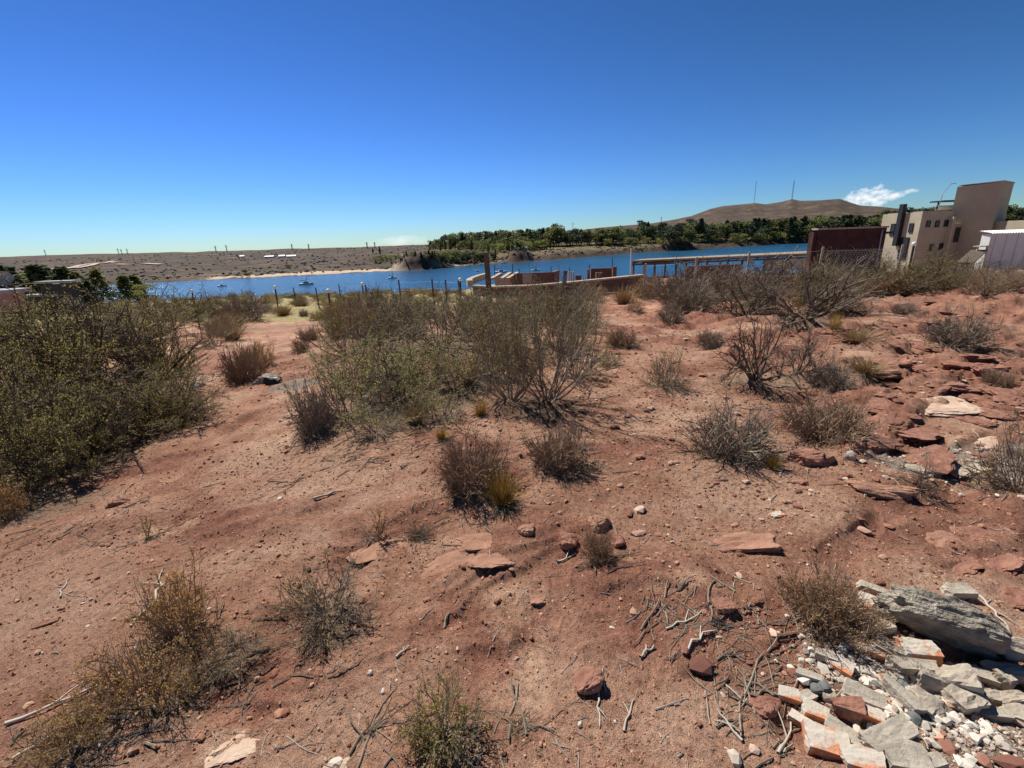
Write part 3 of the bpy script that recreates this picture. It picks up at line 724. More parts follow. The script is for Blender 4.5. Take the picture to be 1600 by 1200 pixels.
g = np.random.default_rng(3)
def fan(n, r0_, r1_, p=1.0, a0=-58, a1=58):
    r_ = r0_ + (r1_ - r0_) * g.uniform(0, 1, n) ** p; a_ = np.radians(g.uniform(a0, a1, n)); return r_ * np.sin(a_), r_ * np.cos(a_)
x, y = fan(30000, .8, 9, 1.25); keep = (fbm(x / .8, y / .8, 3, 12) + .55 * sstep(.2, 2.5, x) > g.uniform(-.8, .6, len(x))); x, y = x[keep], y[keep]
o = pebbles('pebbles', g, x, y, np.minimum(.0016 + .0026 * g.exponential(1, len(x)) * (.6 + .25 * np.hypot(x, y)), .022), pebmat('clods', (.16, .07, .045), (.27, .125, .078), (.36, .185, .12), (.44, .27, .18)), 'red clods and pebbles strewn over the soil')
n = 42000; x, y = fan(n, .8, 4.6, 1.1); k = fbm(x / .35, y / .35, 3, 13) > g.uniform(-.9, .7, n); x, y = x[k], y[k]; n = len(x)
oct_v = np.array([(1, 0, 0), (-1, 0, 0), (0, 1, 0), (0, -1, 0), (0, 0, 1), (0, 0, -1)], float); oct_f = np.array([(0, 2, 4), (2, 1, 4), (1, 3, 4), (3, 0, 4), (2, 0, 5), (1, 2, 5), (3, 1, 5), (0, 3, 5)])
sz = (.0011 + .0013 * g.exponential(1, n)).clip(0, .007) * (.7 + .22 * np.hypot(x, y))
V = oct_v[None] * g.uniform(.6, 1.3, (n, 6, 1)) * sz[:, None, None] * np.array([1.1, 1.1, .9]) + np.stack([x, y, H(x, y) + sz * .35], -1)[:, None, :]
tag(obj('soil_crumbs', mesh_np('soil_crumbs', V.reshape(-1, 3), tris=(oct_f[None] + (np.arange(n) * 6)[:, None, None]).reshape(-1, 3), attrs=dict(v=np.repeat(g.uniform(0, 1, n), 6))), pebmat('crumbs', (.20, .085, .05), (.33, .155, .095), (.44, .225, .14), (.55, .34, .23))), 'fine red soil crumbs over the near ground', None, kind='stuff')
x, y = fan(6000, 1.2, 17, .8, 0, 56); k = (x > .5) & (fbm(x / 1.2, y / 1.2, 3, 19) > g.uniform(-.7, .6, 6000))
pebbles('stone_chips', g, x[k], y[k], np.minimum(.004 + .010 * g.exponential(1, k.sum()), .05), pebmat('slope_chips', (.13, .06, .045), (.22, .10, .07), (.33, .165, .115), (.50, .38, .30)), 'maroon stone chips strewn over the right slope', .45)
x, y = fan(500, 1.2, 8, 1.1); pebbles('pale_chips', g, x, y, .002 + .004 * g.exponential(1, 500), pebmat('chips', (.34, .25, .19), (.62, .55, .47)), 'pale stone chips scattered over the soil')
def twigs(name, g, x, y, L, rad, mat, label, flat=True):
    n = len(x); a = g.uniform(0, 6.28, n)
    a = np.where(g.uniform(0, 1, n) < .5, g.normal(.5, .5, n), a)
    D = np.stack([np.cos(a), np.sin(a), np.zeros(n)], -1)
    P = grow(g, np.stack([x, y, np.zeros(n)], -1), D, L, 5, .17, 0)
    P[..., 2] = H(P[..., 0], P[..., 1]) + rad[:, None] * .8 + np.abs(g.normal(0, 1, (n, 1))) * rad[:, None] * np.linspace(0, 2, 5)[None]
    mb = MB(); mb.tubes(P, rad[:, None] * np.linspace(1, .6, 5)[None], 4)
    return tag(obj(name, mb.build(name, False, dict(v=np.repeat(g.uniform(0, 1, n), 20))), mat), label, None, kind='stuff')
x, y = fan(3200, .85, 6, 1.25); k = fbm(x / .7, y / .7, 3, 44) > g.uniform(-.9, .6, 3200); x, y = x[k], y[k]; n = len(x)
twigs('twig_litter', g, x, y, .015 + .04 * g.exponential(1, n).clip(0, 3.5), .0006 + .0009 * g.exponential(1, n).clip(0, 3), M_wood_dead, 'bleached twig litter lying over the soil')
def heap(px, py, rx, ry, n):
    p = hit(px, py); return p.x + g.normal(0, rx, n), p.y + g.normal(0, ry, n)
hx, hy = zip(*[heap(*q_) for q_ in [(1090, 980, .14, .10, 70), (1170, 1010, .12, .14, 70), (1190, 1130, .10, .10, 60), (1040, 960, .08, .06, 25), (360, 1080, .10, .1, 40), (140, 1160, .1, .06, 40), (560, 720, .5, .15, 90), (680, 690, .5, .15, 90),
                                      (850, 700, .4, .2, 60), (1140, 740, .3, .1, 60), (1200, 640, .5, .2, 70), (100, 830, .5, .15, 80), (900, 730, .2, .1, 40), (740, 800, .15, .08, 40)]])
hx, hy = list(hx), list(hy)
for fx_, fy_, w_ in FEET:
    k = int(min(60, 18 + 30 * w_)); hx.append(fx_ + g.normal(0, w_ * .33, k)); hy.append(fy_ + g.normal(-.05 * w_, w_ * .3, k))
x, y = np.concatenate(hx), np.concatenate(hy); n = len(x)
twigs('dry_brush_litter', g, x, y, .05 + .07 * g.exponential(1, n).clip(0, 2.5), .001 + .0016 * g.exponential(1, n).clip(0, 2.5), M_wood_grey, 'dry brush litter heaped under and between the shrubs')
# countable sticks
STK = [((1000, 1030), (1022, 1012), .006, 'short crooked bleached stick with a stubbed end, centre'), ((975, 1145), (990, 1093), .0045, 'forked bleached stick lying at the bottom centre'), ((935, 1080), (937, 1138), .0035, 'thin stick pointing away below the maroon lump'),
       ((1040, 985), (1098, 955), .005, 'grey stick crossing the brush heap'), ((1065, 1022), (1118, 988), .005, 'curved grey stick below the brush heap'), ((1160, 1160), (1120, 1110), .004, 'long thin stick near the bottom right brush'),
       ((10, 1135), (160, 1072), .006, 'long grey branch pointing at the rusty plant, bottom left'), ((20, 1190), (95, 1145), .005, 'grey branch in the bottom left corner'), ((243, 945), (255, 893), .006, 'bleached upright-looking stick by the rusty plant'), ((205, 980), (238, 945), .005, 'dark stick meeting the bleached one'),
       ((95, 935), (108, 905), .004, 'bleached bent stick on the left slope'), ((1530, 932), (1575, 985), .005, 'thin pale stick right of the white block'), ((1470, 935), (1550, 990), .0045, 'thin stick lying behind the long pale rock'), ((212, 1012), (232, 1048), .005, 'short white stick in the rusty plant'),
       ((1215, 1180), (1245, 1118), .005, 'crooked grey stick left of the brick rubble'), ((870, 880), (900, 866), .006, 'short grey stick beside the small yellowish plant'), ((620, 1028), (640, 1012), .005, 'short white stick right of the straggly plant'), ((490, 782), (535, 768), .008, 'thick gnarled stick on the middle ground left of the shelf')]
for (a, b), (c, d), rad, lab in STK:
    A = hit(a, b); B = hit(c, d); n = 7; T = np.linspace(0, 1, n)
    P = np.array([A.lerp(B, t) for t in T]); dv = (B - A); pn = np.array([-dv.y, dv.x, 0]); gg = np.random.default_rng(int(a))
    P += pn * (gg.normal(0, .03, n) * np.sin(T * math.pi))[:, None]
    P[:, 2] = H(P[:, 0], P[:, 1]) + rad * .8 + rad * gg.uniform(0, 1.2, n)
    mb = MB(); mb.tubes(P[None], (rad * np.linspace(1.1, .6, n) * gg.uniform(.8, 1.2, n))[None], 6)
    j = P[3]; e = j + np.array([dv.x, dv.y, 0]) * .3 + pn * .25; e[2] = gz(e[0], e[1]) + rad
    mb.tubes(np.array([[j, (j + e) / 2 + [0, 0, rad], e]]), np.array([[rad * .7, rad * .55, rad * .35]]), 5)
    tag(obj('stick', mb.build('stick', True, dict(v=np.full(mb.n, gg.uniform(.3, 1)))), M_wood_dead), lab, 'stick')

# ------------------------------------------------------------------ rocks and rubble
def cubegrid(k):
    V = []; idx = {}; F = []
    def vid(p):
        key = tuple(np.round(p, 6))
        if key not in idx: idx[key] = len(V); V.append(p)
        return idx[key]
    t = np.linspace(-1, 1, k + 1)
    for ax in range(3):
        for sg in (-1, 1):
            for i in range(k):
                for j in range(k):
                    f = []
                    for (a, b) in ((i, j), (i + 1, j), (i + 1, j + 1), (i, j + 1)):
                        p = [0, 0, 0]; p[ax] = sg; p[(ax + 1) % 3] = t[a]; p[(ax + 2) % 3] = t[b]; f.append(vid(tuple(p)))
                    F.append(f if sg > 0 else f[::-1])
    return np.array(V, float), np.array(F)
CG = {k: cubegrid(k) for k in (5, 7, 10, 26)}
def n3(V, f, seed):
    return (perlin(V[:, 0] * f + V[:, 2] * f * .7, V[:, 1] * f + 3.1, seed) + perlin(V[:, 1] * f - V[:, 2] * f * .8, V[:, 2] * f + V[:, 0] * f * .3, seed + 5)) * .5
def chunk(dims, seed, roundness=.25, rough=.1, k=5, strata=0, taper=.15):
    V, F = CG[k]; V = V.copy(); g_ = np.random.default_rng(seed)
    L = np.linalg.norm(V, axis=1, keepdims=True); V = V * (1 - roundness) + V / L * 1.25 * roundness
    V[:, 0] *= 1 + taper * g_.normal() * V[:, 1] + taper * g_.normal() * V[:, 2]; V[:, 1] *= 1 + taper * g_.normal() * V[:, 0] + taper * g_.normal() * V[:, 2]; V[:, 2] *= 1 + taper * g_.normal() * V[:, 0]
    V += V / np.linalg.norm(V, axis=1, keepdims=True) * (rough * (n3(V + seed * 3.7, 1.1, seed) * 1.6 + n3(V + seed, 2.9, seed + 9) + .45 * n3(V + seed, 7.3, seed + 4)))[:, None]
    if strata:
        s_ = np.sin(V[:, 2] * 9 + 3 * n3(V, 1.3, seed)) * strata + strata * 1.5 * n3(V * np.array([1, 1, 4.]), 2.2, seed + 3)
        V[:, :2] *= (1 + s_)[:, None]; V[:, 2] += strata * .8 * n3(V, 3.5, seed + 8)
    return mesh_np('rock', V * np.array(dims) / 2, F, smooth=False)
def rock_px(px, py, wpx, dep, hgt, label, mat, name='rock', cat='rock', rz=0, tilt=(0, 0), seed=0, lift=.35, **kw):
    """px,py: where its foot meets the ground; wpx width in photo px; dep, hgt relative to width"""
    p = hit(px, py); k = mpp(p); W = wpx * k
    me = chunk((W, W * dep, W * hgt), seed or int(px * 7 + py), **kw)
    vz = np.zeros(len(me.vertices) * 3, np.float32); me.vertices.foreach_get('co', vz)
    o = obj(name, me, mat, None, (p.x, p.y, p.z + W * hgt * lift), (R(tilt[0]), R(tilt[1]), R(rz)))
    return tag(o, label, cat)
ROCKS = [(1392, 568, 48, .8, .28, 'flat maroon slab at the top of the stony step', 'm', 5), (1378, 583, 42, .7, .22, 'maroon slab just under the topmost slab of the step', 'm', -8), (1447, 578, 40, .7, .25, 'maroon slab in the middle of the stony step', 'm', 10), (1500, 572, 48, .7, .25, 'broad maroon slab below the grey-brown round shrub', 'm', 0),
 (1540, 575, 44, .7, .3, 'maroon block at the right of the stony step', 'm', 15), (1475, 603, 46, .6, .18, 'thin maroon slab above the pale patch', 'm', 5), (1520, 622, 36, .7, .25, 'small maroon slab right of the pale patch', 'm', -10), (1447, 680, 62, .45, .16, 'red-brown slab lying across the gravel patch', 'm', -3),
 (1378, 765, 84, .35, .2, 'long red slab shelf left of the sparse dead shrub', 'r', -12), (1165, 850, 80, .5, .24, 'broad red slab with a deep dark hollow under its edge', 'r', -8), (750, 850, 60, .7, .2, 'cracked red rock shelf in the middle foreground', 'r', 20), (765, 875, 52, .6, .16, 'lower cracked red rock against the shelf', 'r', 10),
 (937, 822, 27, .9, .7, 'dark-sided red clod above the small yellowish plant', 'r', 0), (888, 852, 25, .9, .75, 'round red-brown stone left of the small yellowish plant', 'm', 0), (822, 832, 22, .9, .6, 'small red stone right of the rock shelf', 'r', 0), (966, 850, 18, 1, .8, 'small dark stone right of the small yellowish plant', 'm', 0),
 (920, 1072, 38, .8, .62, 'maroon lump with white crust in the bottom centre', 'm', 0), (1130, 950, 26, .9, .5, 'flat maroon stone by the brush heap', 'm', 0), (1195, 1108, 34, .8, .5, 'maroon stone left of the brick rubble', 'm', 0), (1262, 722, 44, .7, .5, 'red-brown rock under the brown round shrub', 'm', 0),
 (1284, 722, 34, .7, .5, 'second red-brown rock under the brown round shrub', 'm', 20), (1327, 716, 15, .8, .9, 'small white-topped cube of stone by the brown shrub', 'c', 10), (70, 975, 26, .4, .25, 'dark flat stone on the bare left slope', 'm', 25), (415, 597, 26, .8, .6, 'white rock beside the stony path', 'l', 0),
 (429, 598, 20, .9, .7, 'black rock beside the white rock', 'k', 0), (310, 605, 18, .9, .7, 'pale round stone at the end of the left thicket', 'l', 0), (185, 788, 28, .4, .4, 'dark stone in front of the left thicket', 'm', 10), (1215, 805, 26, .5, .3, 'orange brick shard lying alone on the soil', 'b', 15),
 (1520, 835, 60, .6, .14, 'smooth brown rock plate at the right', 'm', 0), (1560, 880, 64, .6, .14, 'smooth brown rock plate near the right edge', 'm', 20), (1470, 845, 50, .6, .12, 'low brown rock plate left of the smooth one', 'r', 0), (1500, 885, 44, .7, .16, 'rounded brown rock plate above the white block', 'm', 10),
 (1590, 930, 60, .7, .2, 'brown rock cut by the right edge behind the long pale rock', 'm', 0), (360, 1172, 52, .8, .08, 'cream flat rock showing through the soil at the bottom left', 'p', 35), (528, 1192, 34, .8, .09, 'pinkish-white flat rock at the bottom edge left of the yellow-green plant', 'p', 10), (1472, 634, 78, .7, .06, 'cream bedrock patch in the middle of the stony right slope', 'p', 0), (1556, 690, 62, .6, .08, 'cream bedrock patch near the right edge by the gravel', 'p', 10), (1510, 735, 46, .6, .2, 'pale grey stone slab in the gravel patch', 'l', 5), (1445, 735, 50, .5, .2, 'pale grey flat stone left in the gravel patch', 'l', -8), (840, 938, 26, .7, .3, 'small flat red stone left of the curled white bark', 'r', 0), (590, 860, 70, .5, .06, 'low pinkish rock hump left of the rock shelf', 'r', 25), (700, 885, 80, .6, .06, 'smooth red rock hump below the rock shelf', 'r', 15)]
MM = dict(p=simple('pinkish_bedrock', (.40, .27, .19), (.60, .45, .34), 9, .95, .7, .012), m=M_maroon, r=M_redrock, c=M_concrete, l=M_limestone, k=M_black, b=M_brick)
for px, py, wp, dp, hh, lab, mt, rz in ROCKS:
    rock_px(px, py, wp, dp, hh, lab, MM[mt], 'brick_shard' if mt == 'b' else 'rock', 'brick' if mt == 'b' else 'rock', rz, (random.uniform(-6, 6), random.uniform(-6, 6)), seed=int(px + 3 * py), roundness=.45 if hh < .35 else .7, rough=.30 if hh < .35 else .2, lift=-.16 if hh < .35 else .2, k=10, taper=.25)
gs = np.random.default_rng(8); SL = [chunk((1, .75, .22), 60 + i, roundness=.4, rough=.3, k=7, taper=.25) for i in range(5)]
nsl = 0
while nsl < 70:
    px, py = gs.uniform(1300, 1610), gs.uniform(468, 720)
    if py > 640 and gs.uniform() < .5: continue
    p = hit(px, py); W = gs.uniform(.10, .34) * (1.3 if py < 560 else .9)
    o = obj('flat_rock', SL[nsl % 5], M_maroon, None, (p.x, p.y, p.z - W * .03), (R(gs.uniform(-8, 8)), R(gs.uniform(-8, 8)), gs.uniform(0, 6.28)), (W, W, W * gs.uniform(.5, .95)))
    z_ = 'above the stony step' if py < 550 else 'around the stony step' if py < 630 else 'around the gravel patch'
    sz_ = 'small' if W < .2 else 'larger'
    tag(o, sz_ + ' loose maroon slab on the right slope ' + z_, 'rock', sz_ + ' loose slabs ' + z_); nsl += 1
rock_px(1462, 992, 132, .36, .48, 'long layered pale rock leaning on the rubble pile', simple('layered_grey_stone', (.17, .145, .115), (.44, .385, .31), 14, .95, .9, .02), 'layered_rock', 'rock', -25, (24, 12), seed=5, lift=.50, roundness=.25, rough=.20, k=26, strata=.035)
RUB = [ # px, py, width, depth, height, material, rz, tilt, label
 (1497, 930, 44, .55, .36, 'c', -4, (8, 0), 'white rectangular block lying alone above the long pale rock'),
 (1363, 925, 44, .35, .25, 'c', -42, (6, 0), 'narrow pale block at the top tip of the rubble'),
 (1362, 950, 44, .7, .3, 'b', -35, (10, 0), 'orange-faced brick behind the brown shrub'),
 (1392, 952, 42, .35, .25, 'c', -40, (0, 8), 'narrow pale strip left of the long pale rock'),
 (1388, 1020, 42, .45, .35, 'c', -28, (0, 10), 'pale block below the left end of the long rock'),
 (1360, 1022, 46, .4, .25, 'b', -25, (5, 8), 'half-buried brick under the brown shrub'),
 (1430, 1028, 56, .7, .5, 'b', -10, (14, 6), 'big mortar lump with an orange face under the long rock'),
 (1313, 1045, 36, .8, .4, 'b', -50, (14, 0), 'orange brick corner standing in the gravel'),
 (1425, 1052, 74, .32, .3, 'c', -5, (4, 4), 'flat pale slab across the middle of the rubble'),
 (1455, 1072, 46, .6, .5, 'l', -12, (0, 10), 'pale angular stone right under the flat slab'),
 (1490, 1082, 58, .8, .75, 'l', -20, (10, -18), 'large grey angular stone at the heart of the rubble'),
 (1502, 1108, 52, .7, .6, 'l', 8, (6, 0), 'pointed pale stone at the gravel edge'),
 (1545, 1098, 54, .42, .35, 'l', -8, (0, 4), 'long pale stone right of the pointed one'),
 (1566, 1070, 28, .9, .8, 'l', 20, (0, 0), 'upright pale stone near the right edge'),
 (1525, 1062, 52, .4, .35, 'c', -28, (6, 5), 'pale bar slanting behind the large grey stone'),
 (1580, 1062, 70, .35, .3, 'l', -20, (0, 6), 'long cream stone leaving at the right edge'),
 (1585, 1100, 46, .5, .4, 'l', -10, (0, 0), 'flat cream stone at the right edge'),
 (1590, 1122, 50, .6, .3, 'l', -20, (4, 0), 'low cream slab at the right edge above the gravel'),
 (1545, 1120, 62, .3, .22, 'c', -14, (0, 0), 'thin grey slab beside the gravel at right'),
 (1445, 1105, 48, .75, .35, 'l', -48, (10, 8), 'pale tilted stone left of the pointed one'),
 (1405, 1095, 62, .3, .35, 'c', -72, (0, 10), 'upright narrow plank of mortar in the middle'),
 (1348, 1095, 62, .6, .28, 'c', -32, (12, 6), 'white curved mortar slab in the gravel'),
 (1345, 1120, 60, .35, .35, 'b', -34, (10, 0), 'white-and-orange bar leaning over a dark gap'),
 (1320, 1118, 40, .6, .7, 'm', -20, (0, 0), 'maroon stone behind the leaning bar'),
 (1232, 1090, 30, .8, .4, 'b', -20, (8, 0), 'orange brick at the left tip of the rubble'),
 (1258, 1095, 32, .6, .4, 'c', 20, (0, 0), 'small white block next to the left tip brick'),
 (1272, 1118, 42, .7, .4, 'b', -28, (8, 5), 'orange-topped brick second from the left tip'),
 (1255, 1135, 50, .35, .3, 'b', -48, (6, 0), 'slanted mortar bar with orange streak at left'),
 (1288, 1170, 66, .72, .4, 'b', -22, (10, 4), 'large broken brick slab with orange patch, bottom left of rubble'),
 (1322, 1160, 70, .32, .3, 'c', -52, (6, 0), 'long white mortar bar running down to the last brick'),
 (1345, 1196, 62, .6, .35, 'b', -20, (10, 0), 'orange-patched brick cut by the bottom edge'),
 (1385, 1160, 92, .36, .3, 'c', 14, (10, -8), 'long grey concrete beam piece lying in front'),
 (1412, 1192, 66, .7, .4, 'c', -15, (12, 0), 'white square concrete lump at the bottom edge'),
 (1264, 1062, 36, .4, .35, 'c', -30, (0, 0), 'grey bar at the left edge of the gravel'),
 (1455, 1200, 40, .7, .5, 'c', 10, (0, 0), 'small concrete lump at the bottom edge right of the square one'),
 (1375, 985, 36, .7, .4, 'c', 10, (0, 0), 'rough mortar lump between shrub and long rock'),
 (1560, 985, 28, .7, .35, 'l', -30, (0, 0), 'pale flat stone behind the long rock'),
 (1562, 1008, 40, .5, .35, 'l', -20, (0, 0), 'white stone at the right end of the long rock'),
 (1592, 1022, 60, .5, .45, 'l', -25, (0, 0), 'cream boulder cut by the right edge beside the long rock'),
 (1290, 1030, 34, .5, .35, 'c', -30, (0, 0), 'small mortar piece half under the brown shrub'),
 (1470, 1055, 40, .4, .3, 'b', -20, (0, 0), 'reddish brick piece between pale stones'),
]
for i, (px, py, wp, dp, hh, mt, rz, tl, lab) in enumerate(RUB):
    isb = mt == 'b'
    rock_px(px, py, wp * .86, dp, hh * 1.15, lab, MM[mt], 'brick_fragment' if isb else ('concrete_chunk' if mt == 'c' else 'stone'), 'brick' if isb else ('concrete' if mt == 'c' else 'stone'), rz, tl, seed=300 + i, roundness=.13 if mt in 'bc' else .34, rough=.09 if mt in 'bc' else .2, lift=.45, taper=.10 if mt in 'bc' else .2, k=7)
for px, py, wp, lab in [(1411, 1078, 20, 'dark green-grey cobble standing in the gravel'), (1418, 1092, 16, 'brown cobble under the green-grey one'), (1275, 1080, 18, 'grey oval cobble by the orange brick'), (1286, 1076, 20, 'black cobble behind the grey oval one'),
                        (1367, 1072, 12, 'small dark cobble in the pale gravel'), (1428, 1125, 18, 'dark flat cobble left of the beam piece'), (1395, 1113, 15, 'light round cobble in the gravel'), (1428, 1160, 14, 'dark cobble at the end of the concrete beam piece'), (1295, 1092, 20, 'yellowish cobble between two bricks')]:
    rock_px(px, py, wp, .75, .7, lab, M_cobble if 'dark' in lab or 'grey' in lab or 'black' in lab else (M_maroon if 'brown' in lab else M_limestone), 'cobble', 'cobble', random.uniform(0, 90), roundness=.8, rough=.05, lift=.35)
gx, gy = [], []
for px, py, rx, ry, n in [(1330, 1040, .10, .08, 700), (1400, 1085, .11, .07, 700), (1470, 1130, .12, .07, 600), (1540, 1150, .14, .06, 420), (1370, 1000, .08, .05, 250), (1470, 1060, .15, .06, 300), (1440, 720, .40, .16, 130), (1530, 720, .45, .2, 130)]:
    p = hit(px, py); gx.append(p.x + g.normal(0, rx, n)); gy.append(p.y + g.normal(0, ry, n))
x, y = np.concatenate(gx), np.concatenate(gy)
pebbles('rubble_gravel', g, x, y, np.minimum(.0022 + .0032 * g.exponential(1, len(x)), .016) * np.where(y > 2.6, 2.0, 1), pebmat('mortar_gravel', (.17, .14, .12), (.36, .29, .23), (.44, .37, .30), (.54, .47, .39), (.40, .25, .18)), 'pale gravel and mortar crumbs between the rubble', .7)

x, y = np.concatenate([gx[0], gx[1], gx[2], gx[5]])[::9], np.concatenate([gy[0], gy[1], gy[2], gy[5]])[::9]
pebbles('rubble_fragments', g, x, y, g.uniform(.008, .024, len(x)), pebmat('fragments', (.30, .26, .22), (.52, .47, .40), (.66, .61, .53), (.55, .24, .12)), 'broken mortar and brick crumbs between the rubble', .6)

# ------------------------------------------------------------------ fences
def post_mesh(h_, rad, seed):
    gg = np.random.default_rng(seed); n = 6; T = np.linspace(0, 1, n)
    P = np.stack([gg.normal(0, .012, n).cumsum() * T, gg.normal(0, .012, n).cumsum() * T, -.3 + T * (h_ + .3)], -1)
    mb = MB(); mb.tubes(P[None], (rad * np.linspace(1.08, .9, n))[None], 7)
    k = mb.n; e = P[-1] + np.array([0, 0, rad * .25]); mb.add([e], None, None); mb.t.append(np.array([(k - 7 + i, k - 7 + (i + 1) % 7, k) for i in range(7)]))
    return mb.build('post')
def fence(label, posts, rad, wires, mat, mesh=None):
    pts = []
    for px, top, bot, Yd in posts:
        a = hit(px, bot) if Yd is None else at_y(px, bot, Yd); z0 = gz(a.x, a.y)
        b = at_y(px, top, a.y); pts.append((a.x, a.y, z0, b.z - z0))
    f = thing('wire_fence', label, 'fence', pts[0][:3])
    for i, (x_, y_, z_, h_) in enumerate(pts):
        obj('post', post_mesh(h_, rad, i + int(x_ * 10) % 97 + 100), mat, f, (x_ - pts[0][0], y_ - pts[0][1], z_ - pts[0][2]))
    for wz in wires:
        mb = MB()
        for a, b in zip(pts[:-1], pts[1:]):
            mb.tubes(np.array([[(a[0], a[1], a[2] + a[3] * wz), ((a[0] + b[0]) / 2, (a[1] + b[1]) / 2, (a[2] + b[2] + (a[3] + b[3]) * wz) / 2 - .03), (b[0], b[1], b[2] + b[3] * wz)]]), np.full((1, 3), .0035), 3)
        o = obj('wire', mb.build('wire'), M_steel, f); o.location = -Vector(pts[0][:3])
    if mesh:
        mb = MB(); a, b = pts[mesh[0]], pts[mesh[1]]; A = Vector(a[:3]); B = Vector(b[:3]); Lh = (B - A).length; hh = min(a[3], b[3]) * .93; s = .14
        segs = []
        for sg in (1, -1):
            t = -hh
            while t < Lh + hh:
                u0_, u1_ = t, t + sg * hh
                lo, hi = (0, hh)
                # clip to panel
                def cl(u_, v_): return u_, v_
                p0 = [u0_, 0.0]; p1 = [u1_, hh]; d0 = p1[0] - p0[0]
                t0, t1 = 0., 1.
                for lim, sign in ((0, 1), (Lh, -1)):
                    f0 = (p0[0] - lim) * sign; f1 = (p1[0] - lim) * sign
                    if f0 < 0 and f1 < 0: t1 = -1; break
                    if f0 < 0: t0 = max(t0, f0 / (f0 - f1))
                    elif f1 < 0: t1 = min(t1, f0 / (f0 - f1))
                if t1 > t0:
                    e = []
                    for tt in (t0, (t0 + t1) / 2, t1):
                        uu = p0[0] + d0 * tt; q_ = A.lerp(B, uu / Lh); e.append((q_.x, q_.y, q_.z + .05 + hh * tt))
                    segs.append(e)
                t += s
        mb.tubes(np.array(segs), np.full((len(segs), 3), .0026), 3)
        o = obj('chain_link_mesh', mb.build('mesh'), M_steel, f); o.location = -Vector(pts[0][:3])
    return f
fence('leaning wooden post and wire fence across the lake side of the lot', [(434, 460, 478, None), (463, 449, 479, None), (499, 449, 482, None), (532, 443, 466, None), (573, 445, 464, 29), (625, 437, 456, 30), (677, 436, 454, 30), (697, 437, 456, 29), (718, 438, 459, 28)], .055, (.4, .7, .93), M_post)
fence('pale thin posts and chain-link before the pergola and dark red wall', [(1006, 412, 468, None), (1084, 402, 452, 17), (1165, 394, 445, 18), (1278, 386, 432, 18), (1402, 383, 428, 19)], .045, (.45, .92), M_paleplank, (3, 4))
for px, top, bot, Yd, rad, lab in [(764, 394, 458, 16.5, .10, 'tall dark wooden post with a notched top before the lake'), (882, 423, 452, 17.5, .075, 'short dark wooden post before the terrace wall')]:
    a = at_y(px, bot, Yd); z0 = gz(a.x, a.y); b = at_y(px, top, Yd)
    tag(obj('wooden_post', post_mesh(b.z - z0, rad, int(px)), M_post, None, (a.x, a.y, z0)), lab, 'post')
a = hit(900, 462); b = hit(1010, 459)
mb = MB(); mb.beam(a + Vector((0, 0, .08)), b + Vector((0, 0, .08)), .13); tag(obj('timber_beam', mb.build('beam'), M_paleplank), 'grey timber beam lying on the ground left of the pale post', 'beam')

# ------------------------------------------------------------------ globe lamps by the shore
def globe(px, top, Yd, lab):
    p = at_y(px, top, Yd); z0 = gz(p.x, p.y); r_ = .10 * Yd / 60 + .09
    t = thing('globe_lamp', lab, 'lamp', (p.x, p.y, z0), group='white globe lamps')
    mb = MB(); hh = p.z - z0; mb.tubes(np.array([[(0, 0, -.2), (0, 0, hh * .5), (0, 0, hh)]]), np.full((1, 3), .07), 8); obj('pole', mb.build('pole'), M_black, t)
    u, v = np.meshgrid(np.linspace(0, 2 * math.pi, 13)[:-1], np.linspace(.05, math.pi - .05, 8)); V = np.stack([np.sin(v) * np.cos(u), np.sin(v) * np.sin(u), np.cos(v)], -1)
    ii = np.arange(96).reshape(8, 12); F = np.stack([ii[:-1], ii[1:], np.roll(ii, -1, 1)[1:], np.roll(ii, -1, 1)[:-1]], -1).reshape(-1, 4)
    obj('globe', mesh_np('globe', V.reshape(-1, 3) * r_, F, smooth=True), M_white, t, (0, 0, hh + r_ * .8))
for px, top, Yd, lab in [(300, 457, 48, 'white globe lamp at the left end of the lake view'), (430, 451, 46, 'white globe lamp left of the fence posts'), (513, 457, 34, 'white globe lamp low between the fence posts'), (566, 446, 45, 'white globe lamp right of the leaning fence'), (719, 439, 42, 'white globe lamp beside the round kerb'), (1428, 384, 32, 'white globe lamp in front of the beige house')]: globe(px, top, Yd, lab)

